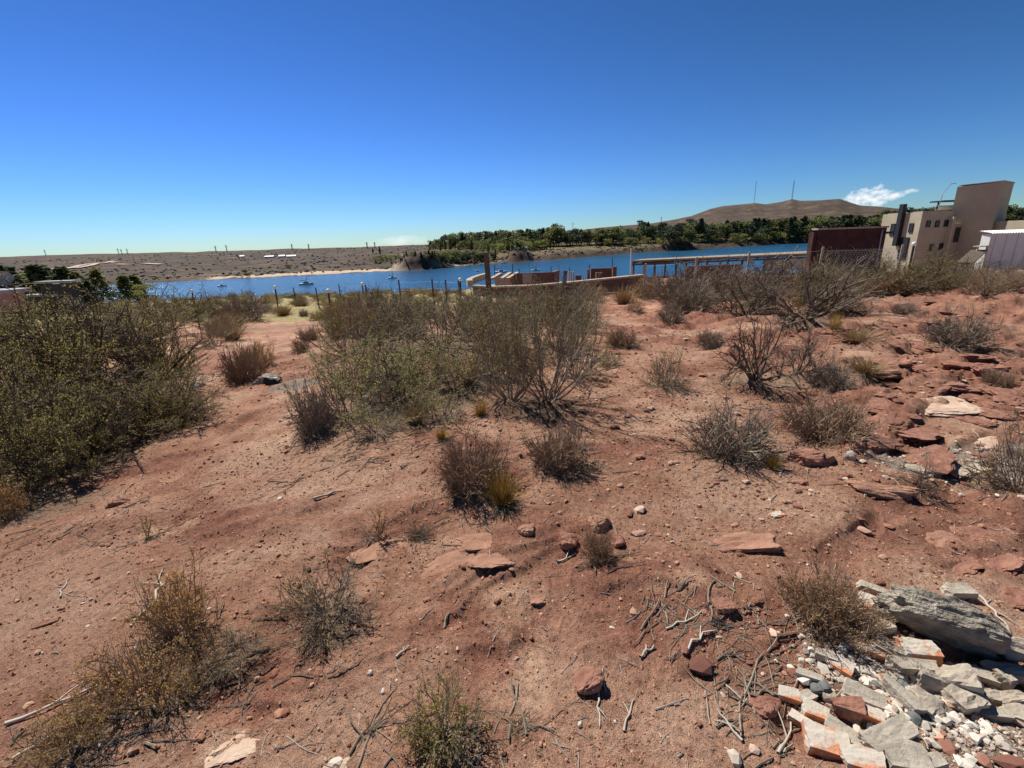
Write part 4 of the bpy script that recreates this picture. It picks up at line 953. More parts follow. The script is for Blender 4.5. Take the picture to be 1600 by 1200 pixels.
# ------------------------------------------------------------------ boats
def boat(px, py, wpx, label, mast=0, cabin=True, rz=None):
    p = at_z(px, py, WATER); k = mpp(p); Lh = wpx * k
    t = thing('sailing_boat' if mast else 'motor_boat', label, 'boat', p, rz if rz is not None else random.uniform(-.3, .3))
    n = 9; T = np.linspace(-.5, .5, n); wd = np.interp(T, [-.5, -.3, .1, .5], [.20, .26, .25, .01]) * .62; sh = .11 + .05 * (T + .5) ** 2
    V = []
    for i in range(n):
        V += [(T[i], -wd[i], sh[i]), (T[i], -wd[i] * .55, -.05), (T[i], wd[i] * .55, -.05), (T[i], wd[i], sh[i])]
    ii = np.arange(n * 4).reshape(n, 4); F = np.concatenate([np.stack([ii[:-1, j], ii[1:, j], ii[1:, (j + 1) % 4], ii[:-1, (j + 1) % 4]], -1) for j in range(4)]); F = np.concatenate([F, [[0, 1, 2, 3]]])
    obj('hull', mesh_np('hull', np.array(V) * Lh, F), M_white, t)
    mb = MB(); mb.box((-.02 * Lh, 0, .17 * Lh), (.34 * Lh, .2 * Lh, .10 * Lh)); mb.box((.0, 0, .235 * Lh), (.24 * Lh, .17 * Lh, .05 * Lh)); cb = obj('cabin', mb.build('cabin'), M_shedm, t)
    mb = MB(); mb.box((.03 * Lh, 0, .18 * Lh), (.26 * Lh, .206 * Lh, .035 * Lh)); obj('window', mb.build('window'), M_darkglass, cb)
    if mast:
        h_ = mast * k; mb = MB(); mb.tubes(np.array([[(.06 * Lh, 0, .1 * Lh), (.06 * Lh, 0, h_ * .5), (.06 * Lh, 0, h_)]]), np.array([[.11, .10, .07]]), 6); obj('mast', mb.build('mast'), M_steel, t)
        mb = MB(); mb.beam((.05 * Lh, 0, .33 * Lh), (-.40 * Lh, 0, .31 * Lh), .16); obj('boom', mb.build('boom'), M_black, t)
boat(347, 447.5, 13, 'small grey boat on the left end of the lake', 0)
boat(479, 445, 22, 'white yacht lying broadside above the leaning fence', 14, rz=0)
boat(613, 435, 14, 'tall-masted white sailboat in front of the dark headland', 40, rz=.5)
boat(746, 424, 9, 'small white boat just left of the tall dark post', 0)
boat(783, 426, 19, 'long white boat right of the tall dark post', 12, rz=.1)
boat(837, 423, 14, 'white sailboat in front of the brick shell', 14, rz=0)
boat(705, 417.5, 9, 'white boat pulled up at the far shore end of the headland', 0)
boat(733, 415.5, 8, 'small white boat at the far landing', 0); boat(752, 414, 9, 'white boat at the far shore behind the post top', 0)
boat(788, 411.5, 11, 'white boat moored at the far shore below the red cliff', 0)

# ------------------------------------------------------------------ unfinished brick shell, terrace and kerb
D0 = 44
def zt(px, py, Yd): return at_y(px, py, Yd)
sh = thing('brick_shell', 'unfinished low brick walls on a terrace above the lake', 'building', at_y(840, 440, D0))
off = -sh.location
def wallpart(name, a, b, top, bot_z, th, mat, par, base=None):
    """wall from a to b (px, py, depth at its top edge)"""
    A = at_y(*a); B = at_y(*b); mb = MB(); d = (B - A); d.z = 0; d.normalize(); n_ = Vector((-d.y, d.x, 0)) * th / 2
    V = [A - n_, B - n_, B + n_, A + n_]; lo = [Vector((v.x, v.y, bot_z)) for v in V]
    mb.add([tuple(v) for v in lo + V], [(0, 3, 2, 1), (4, 5, 6, 7), (0, 1, 5, 4), (1, 2, 6, 5), (2, 3, 7, 6), (3, 0, 4, 7)])
    o = obj(name, mb.build(name), mat, par)
    if par: o.location = -par.location
    return o
zb = at_y(840, 446, D0).z - 1.0
wallpart('wall', (810, 427, D0), (863, 425, D0), 0, zb, .3, M_brickwall, sh)
wallpart('wall', (863, 425, D0 + .2), (872, 422, D0 + 6), 0, zb, .3, M_brickwall, sh)
wallpart('wall', (775, 430, D0 + 5), (810, 427, D0 + .3), 0, zb, .3, M_brickwall, sh)
wallpart('wall', (917, 421, D0), (921, 421, D0), 0, zb, .5, M_brickwall, sh); wallpart('wall', (923, 419.5, D0 + .7), (957, 418.5, D0 + .7), 0, zb, .3, M_brickwall, sh)
wallpart('wall', (931, 426, D0 - 2), (941, 426, D0 - 2), 0, zb, .5, M_brickwall, sh); wallpart('wall', (957, 416.5, D0), (963, 416.5, D0), 0, zb, .5, M_brickwall, sh)
wallpart('wall', (899, 430, D0), (908, 430, D0), 0, zb, .4, M_brickwall, sh)
for px in (888, 891.5, 895): wallpart('column', (px, 424, D0), (px + 2, 424, D0), 0, zb, .2, M_concrete, sh)
for i, (a, b) in enumerate([((768, 436), (782, 428)), ((784, 436), (797, 427)), ((793, 436), (809, 426.5))]):
    A = at_y(a[0], a[1], D0 - 1 + i * .3); B = at_y(b[0], b[1], D0 + 2); mb = MB(); mb.beam(A, B, .35, .22); o = obj('stair_stringer', mb.build('s'), M_paleplank, sh); o.location = off
for px, t_, b_ in [(801, 412, 427), (811, 420, 427), (861, 417, 426), (921, 413, 421), (957, 403, 417), (890, 418, 426), (773, 414, 431)]:
    A = at_y(px, b_, D0 + .1); B = at_y(px, t_, D0 + .1); mb = MB(); mb.tubes(np.array([[A, (A + B) / 2, B]]), np.full((1, 3), .035), 4); o = obj('rebar', mb.build('r'), M_black, sh); o.location = off
mb = MB(); A = at_y(824, 435.5, D0 - .17); mb.box(A, (.9, .06, .9)); o = obj('window_opening', mb.build('wo'), M_paleplank, sh); o.location = off
tw = thing('terrace_wall', 'long low retaining wall with a pale coping before the brick shell', 'wall', at_y(870, 447, 36))
segs = [(742, 447.5, 37), (770, 449.5, 35), (830, 447.5, 34), (885, 443, 34), (940, 437.5, 34.5), (1003, 431, 36)]
for a, b in zip(segs[:-1], segs[1:]):
    wallpart('wall', a, b, 0, zb - 1.2, .4, M_brickwall, tw)
    A = at_y(*a); B = at_y(*b); mb = MB(); mb.beam(A + Vector((0, 0, .05)), B + Vector((0, 0, .05)), .5, .12); o = obj('coping', mb.build('c'), M_paleplank, tw); o.location = -tw.location
# earth inside the terrace
pts = [at_y(a, b, c) for a, b, c in segs]; back = [Vector((p.x * 1.16, p.y * 1.16, p.z - .45)) for p in pts]
V = [tuple(p - Vector((0, 0, .12))) for p in pts] + [tuple(p) for p in back]; n = len(pts)
tag(obj('terrace_ground', mesh_np('t', V, [(i, i + 1, n + i + 1, n + i) for i in range(n - 1)]), simple('dry_grass_earth', (.20, .145, .075), (.40, .29, .16), .9)), 'yellowish earth fill behind the retaining wall', 'ground', kind='structure')
kb = thing('round_kerb', 'curved pale kerb at the left end of the terrace', 'kerb', at_y(750, 440, 39))
arc = [(735, 443), (733, 441), (738, 438), (748, 434.5), (763, 430.5)]
for i in range(len(arc) - 1):
    A = at_y(*arc[i], 38 + i); B = at_y(*arc[i + 1], 39 + i); mb = MB(); mb.beam(A, B, .45, .5); o = obj('kerb_stone', mb.build('k'), M_paleplank, kb); o.location = -kb.location

# ------------------------------------------------------------------ pergola
DP = 58
pg = thing('pergola', 'long flat reed-roofed pergola on wooden posts by the water', 'pergola', at_y(1100, 430, DP)); po = -pg.location
c0 = at_y(988, 407, DP + 3); c1 = at_y(1276, 395, DP + 0); c2 = at_y(1276, 391.5, DP + 10); c3 = at_y(1005, 404.5, DP + 10)
zr = (c0.z + c1.z) / 2 + .1
V = []
for p in (c0, c1, c2, c3): V.append((p.x, p.y, p.z)); 
V += [(x_, y_, z_ - .22) for x_, y_, z_ in V]
o = obj('roof', mesh_np('roof', V, [(0, 1, 2, 3), (4, 7, 6, 5), (0, 4, 5, 1), (1, 5, 6, 2), (2, 6, 7, 3), (3, 7, 4, 0)]), M_canvas, pg); o.location = po
for k in range(20):
    t = k / 19; A = c0.lerp(c1, t); B = c3.lerp(c2, t); mb = MB(); mb.beam(A + Vector((0, -.25, -.32)), B + Vector((0, .2, -.32)), .14, .16); o = obj('rafter', mb.build('rf'), M_post, pg); o.location = po
for (A, B) in ((c0, c1), (c3, c2)):
    mb = MB(); mb.beam(A + Vector((0, .15, -.52)), B + Vector((0, .15, -.52)), .16, .2); o = obj('beam', mb.build('bm'), M_post, pg); o.location = po
    for k in range(9):
        p = A.lerp(B, k / 8 * .97 + .01); z0 = min(gz(p.x, p.y), p.z - 2.3) - .3; mb = MB(); mb.box((p.x, p.y + .15, (p.z - .6 + z0) / 2), (.22, .22, p.z - .6 - z0)); o = obj('post', mb.build('pp'), M_post, pg); o.location = po
for a, b, Yd, lab, mt in [((1072, 416), (1158, 412.5), DP - 8, 'low red brick wall standing under the pergola front', M_brickwall), ((1195, 403.5), (1274, 400.5), DP + 4, 'white low wall under the right end of the pergola', M_white)]:
    A = at_y(*a, Yd); o = wallpart('garden_wall', (*a, Yd), (*b, Yd), 0, A.z - 1.6, .3, mt, None); tag(o, lab, 'wall')
mb = MB(); A = at_y(985, 431, DP); B = at_y(986, 388, DP); mb.tubes(np.array([[A - Vector((0, 0, .8)), (A + B) / 2, B]]), np.full((1, 3), .06), 6); tag(obj('flag_pole', mb.build('fp'), M_white), 'thin white pole left of the pergola', 'pole')

# ------------------------------------------------------------------ dark red wall
DW = 24
A = at_y(1279, 358, DW); B = at_y(1386, 357, DW); zl = min(gz(A.x, A.y), gz(B.x, B.y)) - .5
rw = thing('masonry_wall', 'dark red masonry wall standing free beside the beige house', 'wall', (A.x, A.y, zl)); ro = -rw.location
ztop = (A.z + B.z) / 2
mb = MB(); mb.box(((A.x + B.x) / 2, DW + .2, (zl + ztop) / 2), (B.x - A.x, .4, ztop - zl)); o = obj('wall', mb.build('w'), M_redwall, rw); o.location = ro
mb = MB(); mb.box(((A.x + B.x) / 2, DW + .2, ztop + .04), (B.x - A.x + .1, .5, .08)); o = obj('coping', mb.build('w'), M_concrete, rw); o.location = ro
mb = MB(); mb.box((A.x - .09, DW + .22, (zl + ztop) / 2 - .05), (.18, .36, ztop - zl - .1)); o = obj('end_pier', mb.build('w'), M_redwall, rw); o.location = ro
mb = MB(); mb.tubes(np.array([[(B.x - .25, DW - .05, zl), (B.x - .25, DW - .05, zl + 1), (B.x - .25, DW - .05, ztop - .1)]]), np.full((1, 3), .035), 6); o = obj('drain_pipe', mb.build('w'), M_steel, rw); o.location = ro
mb = MB(); mb.beam((B.x - .1, DW, ztop - .25), (B.x + .35, DW, ztop - .22), .1); o = obj('bracket', mb.build('w'), M_black, rw); o.location = ro

# ------------------------------------------------------------------ beige house
DH = 46
hs = thing('beige_house', 'beige flat-roofed modern house with a tall slanted tower at right', 'house', at_y(1444, 400, DH)); ho = -hs.location
def hp(name, mb_, mat, par=None):
    o = obj(name, mb_.build(name), mat, par or hs); o.location = ho if par is None else (0, 0, 0); return o
c = at_y(1442, 331, DH); zg = -5.0
xr = at_y(1487, 345, DH).x; xr2 = at_y(1508, 345, DH).x; zm = c.z
mb = MB(); mb.box(((c.x + xr) / 2, DH + 2.4, (zg + zm) / 2), (xr - c.x, 4.8, zm - zg)); wl = hp('wall', mb, M_beige)
mb = MB(); mb.box(((xr + xr2) / 2 - .02, DH + 3.2, (zg + zm) / 2 - .01), (xr2 - xr + .04, 3.0, zm - zg)); hp('rear_wall', mb, M_beige)
mb = MB(); mb.box(((c.x + xr) / 2, DH + 2.4, zm + .03), (xr - c.x - .5, 4.3, .06)); hp('roof', mb, M_concrete)
def win(x_, y_, z_, dx, dy, dz, nm='window'):
    mb = MB(); mb.box((x_, y_, z_), (dx, dy, dz)); o = hp(nm, mb, M_darkglass)
    mb = MB(); t_ = .05; ax = dx > dy or nm == 'wide'; wd_ = dx if ax else dy
    for sg in (-1, 1):
        mb.box((x_ + (sg * dx / 2 if ax else 0), y_ + (0 if ax else sg * dy / 2), z_), ((t_ if ax else dx + .05), (dy + .05 if ax else t_), dz + t_))
        mb.box((x_, y_, z_ + sg * dz / 2), (dx + (0 if ax else .05) - (t_ if ax else 0), dy + (.05 if ax else 0) - (0 if ax else t_), t_ * .9))
    hp('frame', mb, M_black, o); return o
for px, py in [(1450, 350), (1464, 350), (1478, 349), (1455, 387), (1470, 385)]:
    p = at_y(px, py, DH); win(p.x, DH, p.z, .32, .12, .55)
# on the lit side (faces -x)
def on_side(px, py):
    d = ray(px, py); t = c.x / d.x; return Vector((c.x, d.y * t, EYE + d.z * t))
p = on_side(1395, 359); win(c.x, p.y, p.z, .12, .45, 1.1)
p = on_side(1424, 356); win(c.x, p.y, p.z, .12, .4, .8)
p = on_side(1412, 388); win(c.x, p.y, p.z, .14, .9, 2.0, 'door')
p0 = on_side(1404, 384); p1 = on_side(1414, 319); mb = MB(); mb.box((c.x - .22, (p0.y + p1.y) / 2, (p0.z + p1.z) / 2), (.36, .5, p1.z - p0.z)); hp('chimney_flue', mb, M_black)
# sloping fin wall on the front
a = at_y(1484, 339, DH - .1); b = at_y(1474, 383, DH - .1)
mb = MB(); mb.box(((a.x + b.x) / 2 + .15, DH - .25, (a.z + zg) / 2), (.22, .5, a.z - zg)); hp('fin_wall', mb, M_beige)
# tower (turned on the plan)
DT = 47; Rz = R(-55 + 0)
tc_ = at_y(1568, 284, DT - 2.6); zt_ = tc_.z; tb = at_y(1557, 343, DT - 2.6)
n1 = Vector((-math.sin(R(55)), -math.cos(R(55)), 0)); e1 = Vector((-math.cos(R(55)), math.sin(R(55)), 0))
Wt = 3.05; Dt = 4.2
def tow(corner, z0_, z1_):
    A_ = corner; B_ = corner + e1 * Wt; C_ = B_ - n1 * Dt; D_ = A_ - n1 * Dt
    lo = [(p.x, p.y, z0_) for p in (A_, B_, C_, D_)]; hi = [(p.x, p.y, z1_ - (0 if i in (0, 3) else .1)) for i, p in enumerate((A_, B_, C_, D_))]
    return lo + hi
V = tow(Vector((tc_.x, tc_.y, 0)), zg, zt_)
o = obj('tower', mesh_np('tower', V, [(0, 1, 2, 3), (4, 7, 6, 5), (0, 4, 5, 1), (1, 5, 6, 2), (2, 6, 7, 3), (3, 7, 4, 0)]), M_tan, hs); o.location = ho
V2 = tow(Vector((tc_.x, tc_.y, 0)) + (n1 - e1) * .06, zt_, zt_ + .12)
o = obj('tower_cap', mesh_np('tower_cap', V2, [(0, 1, 2, 3), (4, 7, 6, 5), (0, 4, 5, 1), (1, 5, 6, 2), (2, 6, 7, 3), (3, 7, 4, 0)]), M_tan, hs); o.location = ho
# lower wing: shaded front and projecting lit side
DC = DH + .2
a = at_y(1489, 350, DC); b = at_y(1531, 347.5, DC); mb = MB(); mb.box(((a.x + b.x) / 2, DC + .7, (zg + a.z) / 2), (b.x - a.x, 1.4, a.z - zg)); hp('wing', mb, M_tan)
for px, py in [(1495, 367), (1517, 366)]:
    p = at_y(px, py, DC); win(p.x, DC, p.z, .42, .12, 1.3)
mb = MB(); mb.box((b.x + 4.5, DC - 2.5, (zg + a.z + .1) / 2), (9, 8, a.z + .1 - zg)); hp('side_wing', mb, M_beige)
# roof gear
p = at_y(1466, 327, DH + 2)
mb = MB(); mb.tubes(np.array([[(p.x, p.y, zm), (p.x + .1, p.y, zm + 1.6), (p.x + .7, p.y, zm + 2.5)]]), np.full((1, 3), .028), 6); mb.beam((p.x + .7, p.y, zm + 2.5), (p.x + 1.2, p.y, zm + 2.55), .05); hp('roof_lamp', mb, M_steel)
mb = MB(); q_ = at_y(1478, 321, DH + 3); mb.box((q_.x + .6, q_.y, zm + 1.0), (3.2, 1.6, .12)); mb.box((q_.x - .8, q_.y, zm + .5), (.1, .1, 1.0)); mb.box((q_.x + 1.9, q_.y, zm + .5), (.1, .1, 1.0)); hp('solar_heater', mb, M_black)
mb = MB(); mb.tubes(np.array([[(q_.x - .9, q_.y, zm + .4), (q_.x, q_.y, zm + .4), (q_.x + 1.2, q_.y, zm + .4)]]), np.full((1, 3), .22), 10); hp('water_tank', mb, M_white)

# ------------------------------------------------------------------ white shed, leaning board
p0 = hit(1540, 416); DS = min(max(p0.y, 20), 32)
a = at_y(1549, 366, DS); b = at_y(1541, 414, DS); zg2 = b.z - .4
sd_ = thing('metal_shed', 'white sheet-metal shed with a corrugated roof at the right edge', 'shed', (a.x, DS, b.z)); s_o = -sd_.location
Ls, Ws = 5.0, .62
mb = MB(); mb.box((a.x + Ls / 2, DS + Ws / 2, (zg2 + a.z) / 2), (Ls, Ws, a.z - zg2)); o = obj('body', mb.build('b'), M_shedm, sd_); o.location = s_o
nc = 60; xs = np.linspace(a.x - .15, a.x + Ls + .15, nc); zz_ = a.z + .06 + .035 * np.cos(np.arange(nc) * math.pi)
V = np.concatenate([np.stack([xs, np.full(nc, DS - .15), zz_], -1), np.stack([xs, np.full(nc, DS + Ws + .15), zz_ + .15], -1)])
o = obj('roof', mesh_np('roof', V, [(i, i + 1, nc + i + 1, nc + i) for i in range(nc - 1)]), M_white, sd_); o.location = s_o
for i in range(9):
    mb = MB(); mb.box((a.x + .35 + i * .75, DS - .02, (zg2 + a.z) / 2), (.05, .05, a.z - zg2 - .1)); o = obj('rib', mb.build('rb'), M_shedm, sd_); o.location = s_o
A = at_y(1508, 411, DS - 1); B = at_y(1530, 391, DS - .2); mb = MB(); A.z = max(A.z, gz(A.x, A.y) + .08); dv = (B - A); mb.beam(A, B, .85, .07); tag(obj('leaning_board', mb.build('lb'), M_post), 'wide pale board leaning against the end of the white shed', 'board')
A = at_y(1526, 385, DS - .2); B = at_y(1543, 384, DS - .2); mb = MB(); mb.beam(A, B, .5, .06); mb.beam(A + Vector((.1, 0, 0)), Vector((A.x + .1, A.y, gz(A.x, A.y) - .1)), .08); mb.beam(B, Vector((B.x, B.y, gz(B.x, B.y) - .1)), .08); tag(obj('trestle', mb.build('tr'), M_paleplank), 'pale plank trestle at the corner of the white shed', 'trestle')

# ------------------------------------------------------------------ left house corner and dish
DL = 26
a = at_y(-30, 455, DL); b = at_y(8, 453, DL)
lh = thing('flat_roof_house', 'pinkish flat-roofed house corner behind the left thicket', 'house', (b.x, DL, b.z - 3)); lo_ = -lh.location
mb = MB(); mb.box((b.x - 5.2, DL + .6, b.z - 1.9), (10, 1.1, 3.4)); o = obj('wall', mb.build('w'), simple('pink_render', (.33, .22, .19), (.42, .29, .25), 1), lh); o.location = lo_
mb = MB(); mb.box((b.x - 5, DL + .6, b.z - .1), (10.4, 1.4, .2)); o = obj('roof', mb.build('r'), M_steel, lh); o.location = lo_
p = at_y(7, 443, DL + 1); ds_ = thing('satellite_dish', 'grey satellite dish on the pinkish house roof', 'dish', (p.x, p.y, b.z)); u, v = np.meshgrid(np.linspace(0, 2 * math.pi, 17)[:-1], np.linspace(.02, 1, 6))
V = np.stack([.45 * v * np.cos(u), .12 * v * v - .1, .45 * v * np.sin(u)], -1).reshape(-1, 3) * np.array([1, -1, 1]); ii = np.arange(96).reshape(6, 16)
obj('bowl', mesh_np('bowl', V, np.stack([ii[:-1], ii[1:], np.roll(ii, -1, 1)[1:], np.roll(ii, -1, 1)[:-1]], -1).reshape(-1, 4), smooth=True), M_steel, ds_, (0, 0, .55), (R(-25), 0, R(30)))
mb = MB(); mb.tubes(np.array([[(0, .05, 0), (0, .05, .3), (0, .02, .55)]]), np.full((1, 3), .03), 6); obj('mount', mb.build('m'), M_steel, ds_)
for px, py, wd, lab in [(82, 441, 3.2, 'dark flat roof among the conifers'), (62, 462, 3.0, 'dark lean-to roof below the conifers')]:
    p = at_y(px, py, 40); rf = thing('roofed_shed', lab, 'shed', (p.x, p.y, gz(p.x, p.y))); hz = p.z - gz(p.x, p.y)
    mb = MB(); mb.box((0, .5, hz), (wd, 1.0, .18)); obj('roof', mb.build('r'), M_steel, rf); mb = MB(); mb.box((0, .55, hz / 2 - .1), (wd - .5, .8, hz - .2)); obj('wall', mb.build('w'), M_black, rf)

# ------------------------------------------------------------------ trees
def crown_np(g_, pts, size, asp=.9): return leafquads(g_, pts, size, asp, 'crown')
def tree_mesh(kind, seed):
    g_ = np.random.default_rng(seed); mb = MB(); n = 900
    if kind == 'conifer':
        t = g_.uniform(0, 1, n) ** .8; rad = .19 * (1 - t) ** .8 + .015; a = g_.uniform(0, 6.28, n); q_ = np.sqrt(g_.uniform(.2, 1, n)); lump = 1 + .35 * np.sin(a * 3 + t * 9)
        pts = np.stack([rad * q_ * lump * np.cos(a), rad * q_ * lump * np.sin(a), .08 + .92 * t], -1); sz = .06
    elif kind == 'poplar':
        t = g_.uniform(0, 1, n); rad = .10 * np.sin(np.clip(t * 1.05 + .08, 0, 1) * math.pi) ** .6 + .01; a = g_.uniform(0, 6.28, n); q_ = np.sqrt(g_.uniform(.15, 1, n))
        pts = np.stack([rad * q_ * np.cos(a), rad * q_ * np.sin(a), .1 + .9 * t], -1); sz = .05
    else:
        nb = 16 if kind == 'round' else 15
        cz = (.14, .88) if kind == 'round' else (.30, .95)
        cc = np.stack([g_.normal(0, .21, nb), g_.normal(0, .21, nb), g_.uniform(*cz, nb)], -1); cc[:, :2] *= np.where(cc[:, 2] > .75, .7, 1.1)[:, None]
        k_ = g_.integers(0, nb, n); dd = norm(g_.normal(0, 1, (n, 3))) * (g_.uniform(.4, 1, n) ** .5)[:, None] * np.array([.19, .19, .13])
        pts = cc[k_] + dd; sz = .065
    mb.tubes(np.array([[(0, 0, -.03), (.01, 0, .2), (.0, .01, .45), (0, 0, .8)]]), np.array([[.022, .017, .012, .004]]), 6)
    for i in range(5):
        a = g_.uniform(0, 6.28); z_ = g_.uniform(.25, .6); l_ = .08 if kind == 'poplar' else .16
        mb.tubes(np.array([[(0, 0, z_), (l_ * .5 * math.cos(a), l_ * .5 * math.sin(a), z_ + .07), (l_ * math.cos(a), l_ * math.sin(a), z_ + .17)]]), np.array([[.009, .006, .003]]), 4)
    return mb.build('trunk', False, dict(v=np.full(mb.n, .3))), crown_np(g_, pts, sz)
TREES = {k: [tree_mesh(k, s) for s in ss] for k, ss in dict(conifer=(1, 2, 3), poplar=(4, 5), round=(6, 7, 8), tall=(9, 10)).items()}
tcnt = [0]
TM = {'n': M_needle, 'b': M_broad, 'l': M_light}
# one crown mesh per (kind, variant, colour) so alike trees share data
CR = {}
def put_tree(kind, col, p, h_, wide, label, group, name):
    i = tcnt[0] % len(TREES[kind]); tcnt[0] += 1; tr, cr = TREES[kind][i]
    key = (kind, i, col)
    if key not in CR: CR[key] = cr.copy(); CR[key].materials.clear(); CR[key].materials.append(TM[col])
    t = thing(name, label, 'tree', p, random.uniform(0, 6.28), (h_ * wide, h_ * wide, h_), group)
    obj('trunk', tr, M_wood_dark, t); obj('crown', CR[key], None, t)
gt = np.random.default_rng(21)
def grove(n, x0, x1, base, topf, kinds, label, group, name, wide=1.0, jit=.35, rmin=None, hmin=3):
    for k in range(n):
        px = x0 + (x1 - x0) * (k + gt.uniform(0, 1)) / n; py = np.interp(px, *base) + gt.uniform(0, 1) * jit * 6
        p = hit(px, py)
        if p.z <= WATER + .05: p = hit(px, py - 4)
        top = np.interp(px, *topf) + abs(gt.normal(0, 1)) * jit * 7; b_ = at_y(px, top, p.y)
        h_ = max(b_.z - p.z, hmin); kd, cl = kinds[gt.integers(0, len(kinds))]
        kw = dict(conifer='pointed ', poplar='narrow ', round='round ', tall='high-crowned ')[kd] + dict(n='blackish ', b='mid-green ', l='bright green ')[cl]
        put_tree(kd, cl, p, h_, wide * gt.uniform(.9, 1.35), kw + label, kw + group, name)
W1 = 'tree of the wood on the rise across the lake'
grove(62, 668, 960, ([668, 760, 960], [388, 387, 380]), ([668, 690, 720, 760, 800, 850, 866, 880, 920, 960], [376, 368, 362, 361, 359, 356, 351, 357, 358, 352]), [('tall', 'n'), ('tall', 'b'), ('round', 'b'), ('conifer', 'n'), ('round', 'n')], W1, 'wood on the rise across the lake', 'tall_tree', 1.1)
grove(26, 668, 860, ([668, 860], [391, 388]), ([668, 700, 860], [378, 373, 372]), [('tall', 'b'), ('round', 'b'), ('poplar', 'b')], 'tree at the front of the wood across the lake', 'front trees of the wood across the lake', 'tall_tree', 1.1)
grove(60, 930, 1280, ([930, 1100, 1280], [380, 376, 369]), ([930, 1000, 1004, 1060, 1095, 1100, 1150, 1200, 1280], [358, 355, 347, 350, 338, 348, 343, 340, 337]), [('round', 'n'), ('conifer', 'n'), ('tall', 'n'), ('round', 'b')], 'tree in the long wood under the hill', 'long wood under the hill', 'dark_tree', 1.15)
grove(26, 940, 1275, ([940, 1275], [383, 373]), ([940, 1275], [370, 358]), [('round', 'l'), ('round', 'b'), ('round', 'b')], 'tree standing in front of the long wood', 'round trees before the long wood', 'round_tree', 1.5)
grove(34, 1270, 1390, ([1270, 1390], [368, 364]), ([1270, 1340, 1390], [338, 335, 338]), [('round', 'n'), ('conifer', 'n'), ('round', 'b')], 'tree behind the dark red wall', 'wood behind the dark red wall', 'dark_tree', 1.2)
grove(34, 1375, 1600, ([1375, 1600], [352, 350]), ([1375, 1440, 1500, 1600], [328, 324, 320, 320]), [('round', 'n'), ('round', 'b'), ('tall', 'n')], 'tree on the skyline behind the beige house', 'trees behind the beige house', 'dark_tree', 1.2)
grove(22, 585, 720, ([585, 640, 720], [411, 402, 409]), ([585, 640, 680, 720], [398, 391, 390, 388]), [('conifer', 'n'), ('round', 'b'), ('poplar', 'b'), ('round', 'l')], 'tree around the dark headland on the far shore', 'trees round the dark headland', 'shore_tree', 1.1)
grove(18, 690, 775, ([690, 775], [412, 405]), ([690, 775], [394, 388]), [('round', 'b'), ('round', 'n'), ('poplar', 'l')], 'tree along the far landing behind the tall post', 'trees along the far landing', 'shore_tree', 1.2)
grove(16, 760, 850, ([760, 850], [394, 389]), ([760, 800, 850], [380, 374, 373]), [('round', 'l'), ('poplar', 'l')], 'tree above the red cliff', 'willows above the red cliff', 'willow_tree', 1.4)
for px, py, top, kd, cl, lab in [(583, 397, 388, 'poplar', 'n', 'lone narrow poplar left of the dark headland'), (594, 398, 385, 'poplar', 'n', 'taller narrow poplar next to the lone one'), (385, 434, 421, 'round', 'n', 'small dark tree alone on the far beach'), (370, 402, 397, 'round', 'n', 'dark low tree on the far plain by the white sheds'), (393, 402, 398, 'round', 'n', 'second dark low tree by the white sheds'), (450, 421, 413, 'round', 'n', 'dark bush on the far beach slope'), (478, 415, 409, 'round', 'n', 'small dark bush higher on the far slope'), (866, 372, 349, 'tall', 'n', 'tallest umbrella-topped tree of the wood'), (1006, 372, 345, 'tall', 'n', 'tall bare-stemmed tree poking above the long wood')]:
    p = hit(px, py); put_tree(kd, cl, p, max(at_y(px, top, p.y).z - p.z, 2), 1.2, lab, None, 'lone_tree')
for px, top, Yd, kd, cl, wd, lab in [(-8, 415, 44, 'conifer', 'n', 2.0, 'dark conifer at the far left edge'), (12, 421, 46, 'conifer', 'n', 2.0, 'second dark conifer from the left edge'), (34, 424, 52, 'round', 'l', 1.2, 'light green tree between the left conifers'), (52, 415, 45, 'conifer', 'n', 2.2, 'broad black-green conifer left of the flat roof'), (70, 422, 56, 'conifer', 'n', 2.0, 'dark conifer behind the dark flat roof'),
                                     (93, 419, 55, 'conifer', 'n', 2.3, 'rounded dark conifer right of the flat roof'), (116, 426, 50, 'conifer', 'b', 1.8, 'pointed green conifer near the lake end'), (130, 436, 46, 'conifer', 'n', 2.2, 'low dark conifer in front of the pointed one'), (147, 422, 58, 'conifer', 'b', 1.8, 'green conifer standing apart toward the lake'), (190, 431, 60, 'conifer', 'b', 2.2, 'dark green tree at the left tip of the lake'), (207, 430, 62, 'conifer', 'b', 2.2, 'green tree touching the left tip of the lake'), (222, 442, 60, 'round', 'l', 1.3, 'light green tree at the water edge on the left'), (5, 430, 60, 'round', 'n', 1.6, 'dark tree mass behind the satellite dish')]:
    p = at_y(px, top, Yd); z0 = gz(p.x, p.y); put_tree(kd, cl, (p.x, p.y, z0), p.z - z0, wd, lab, None, 'garden_tree')

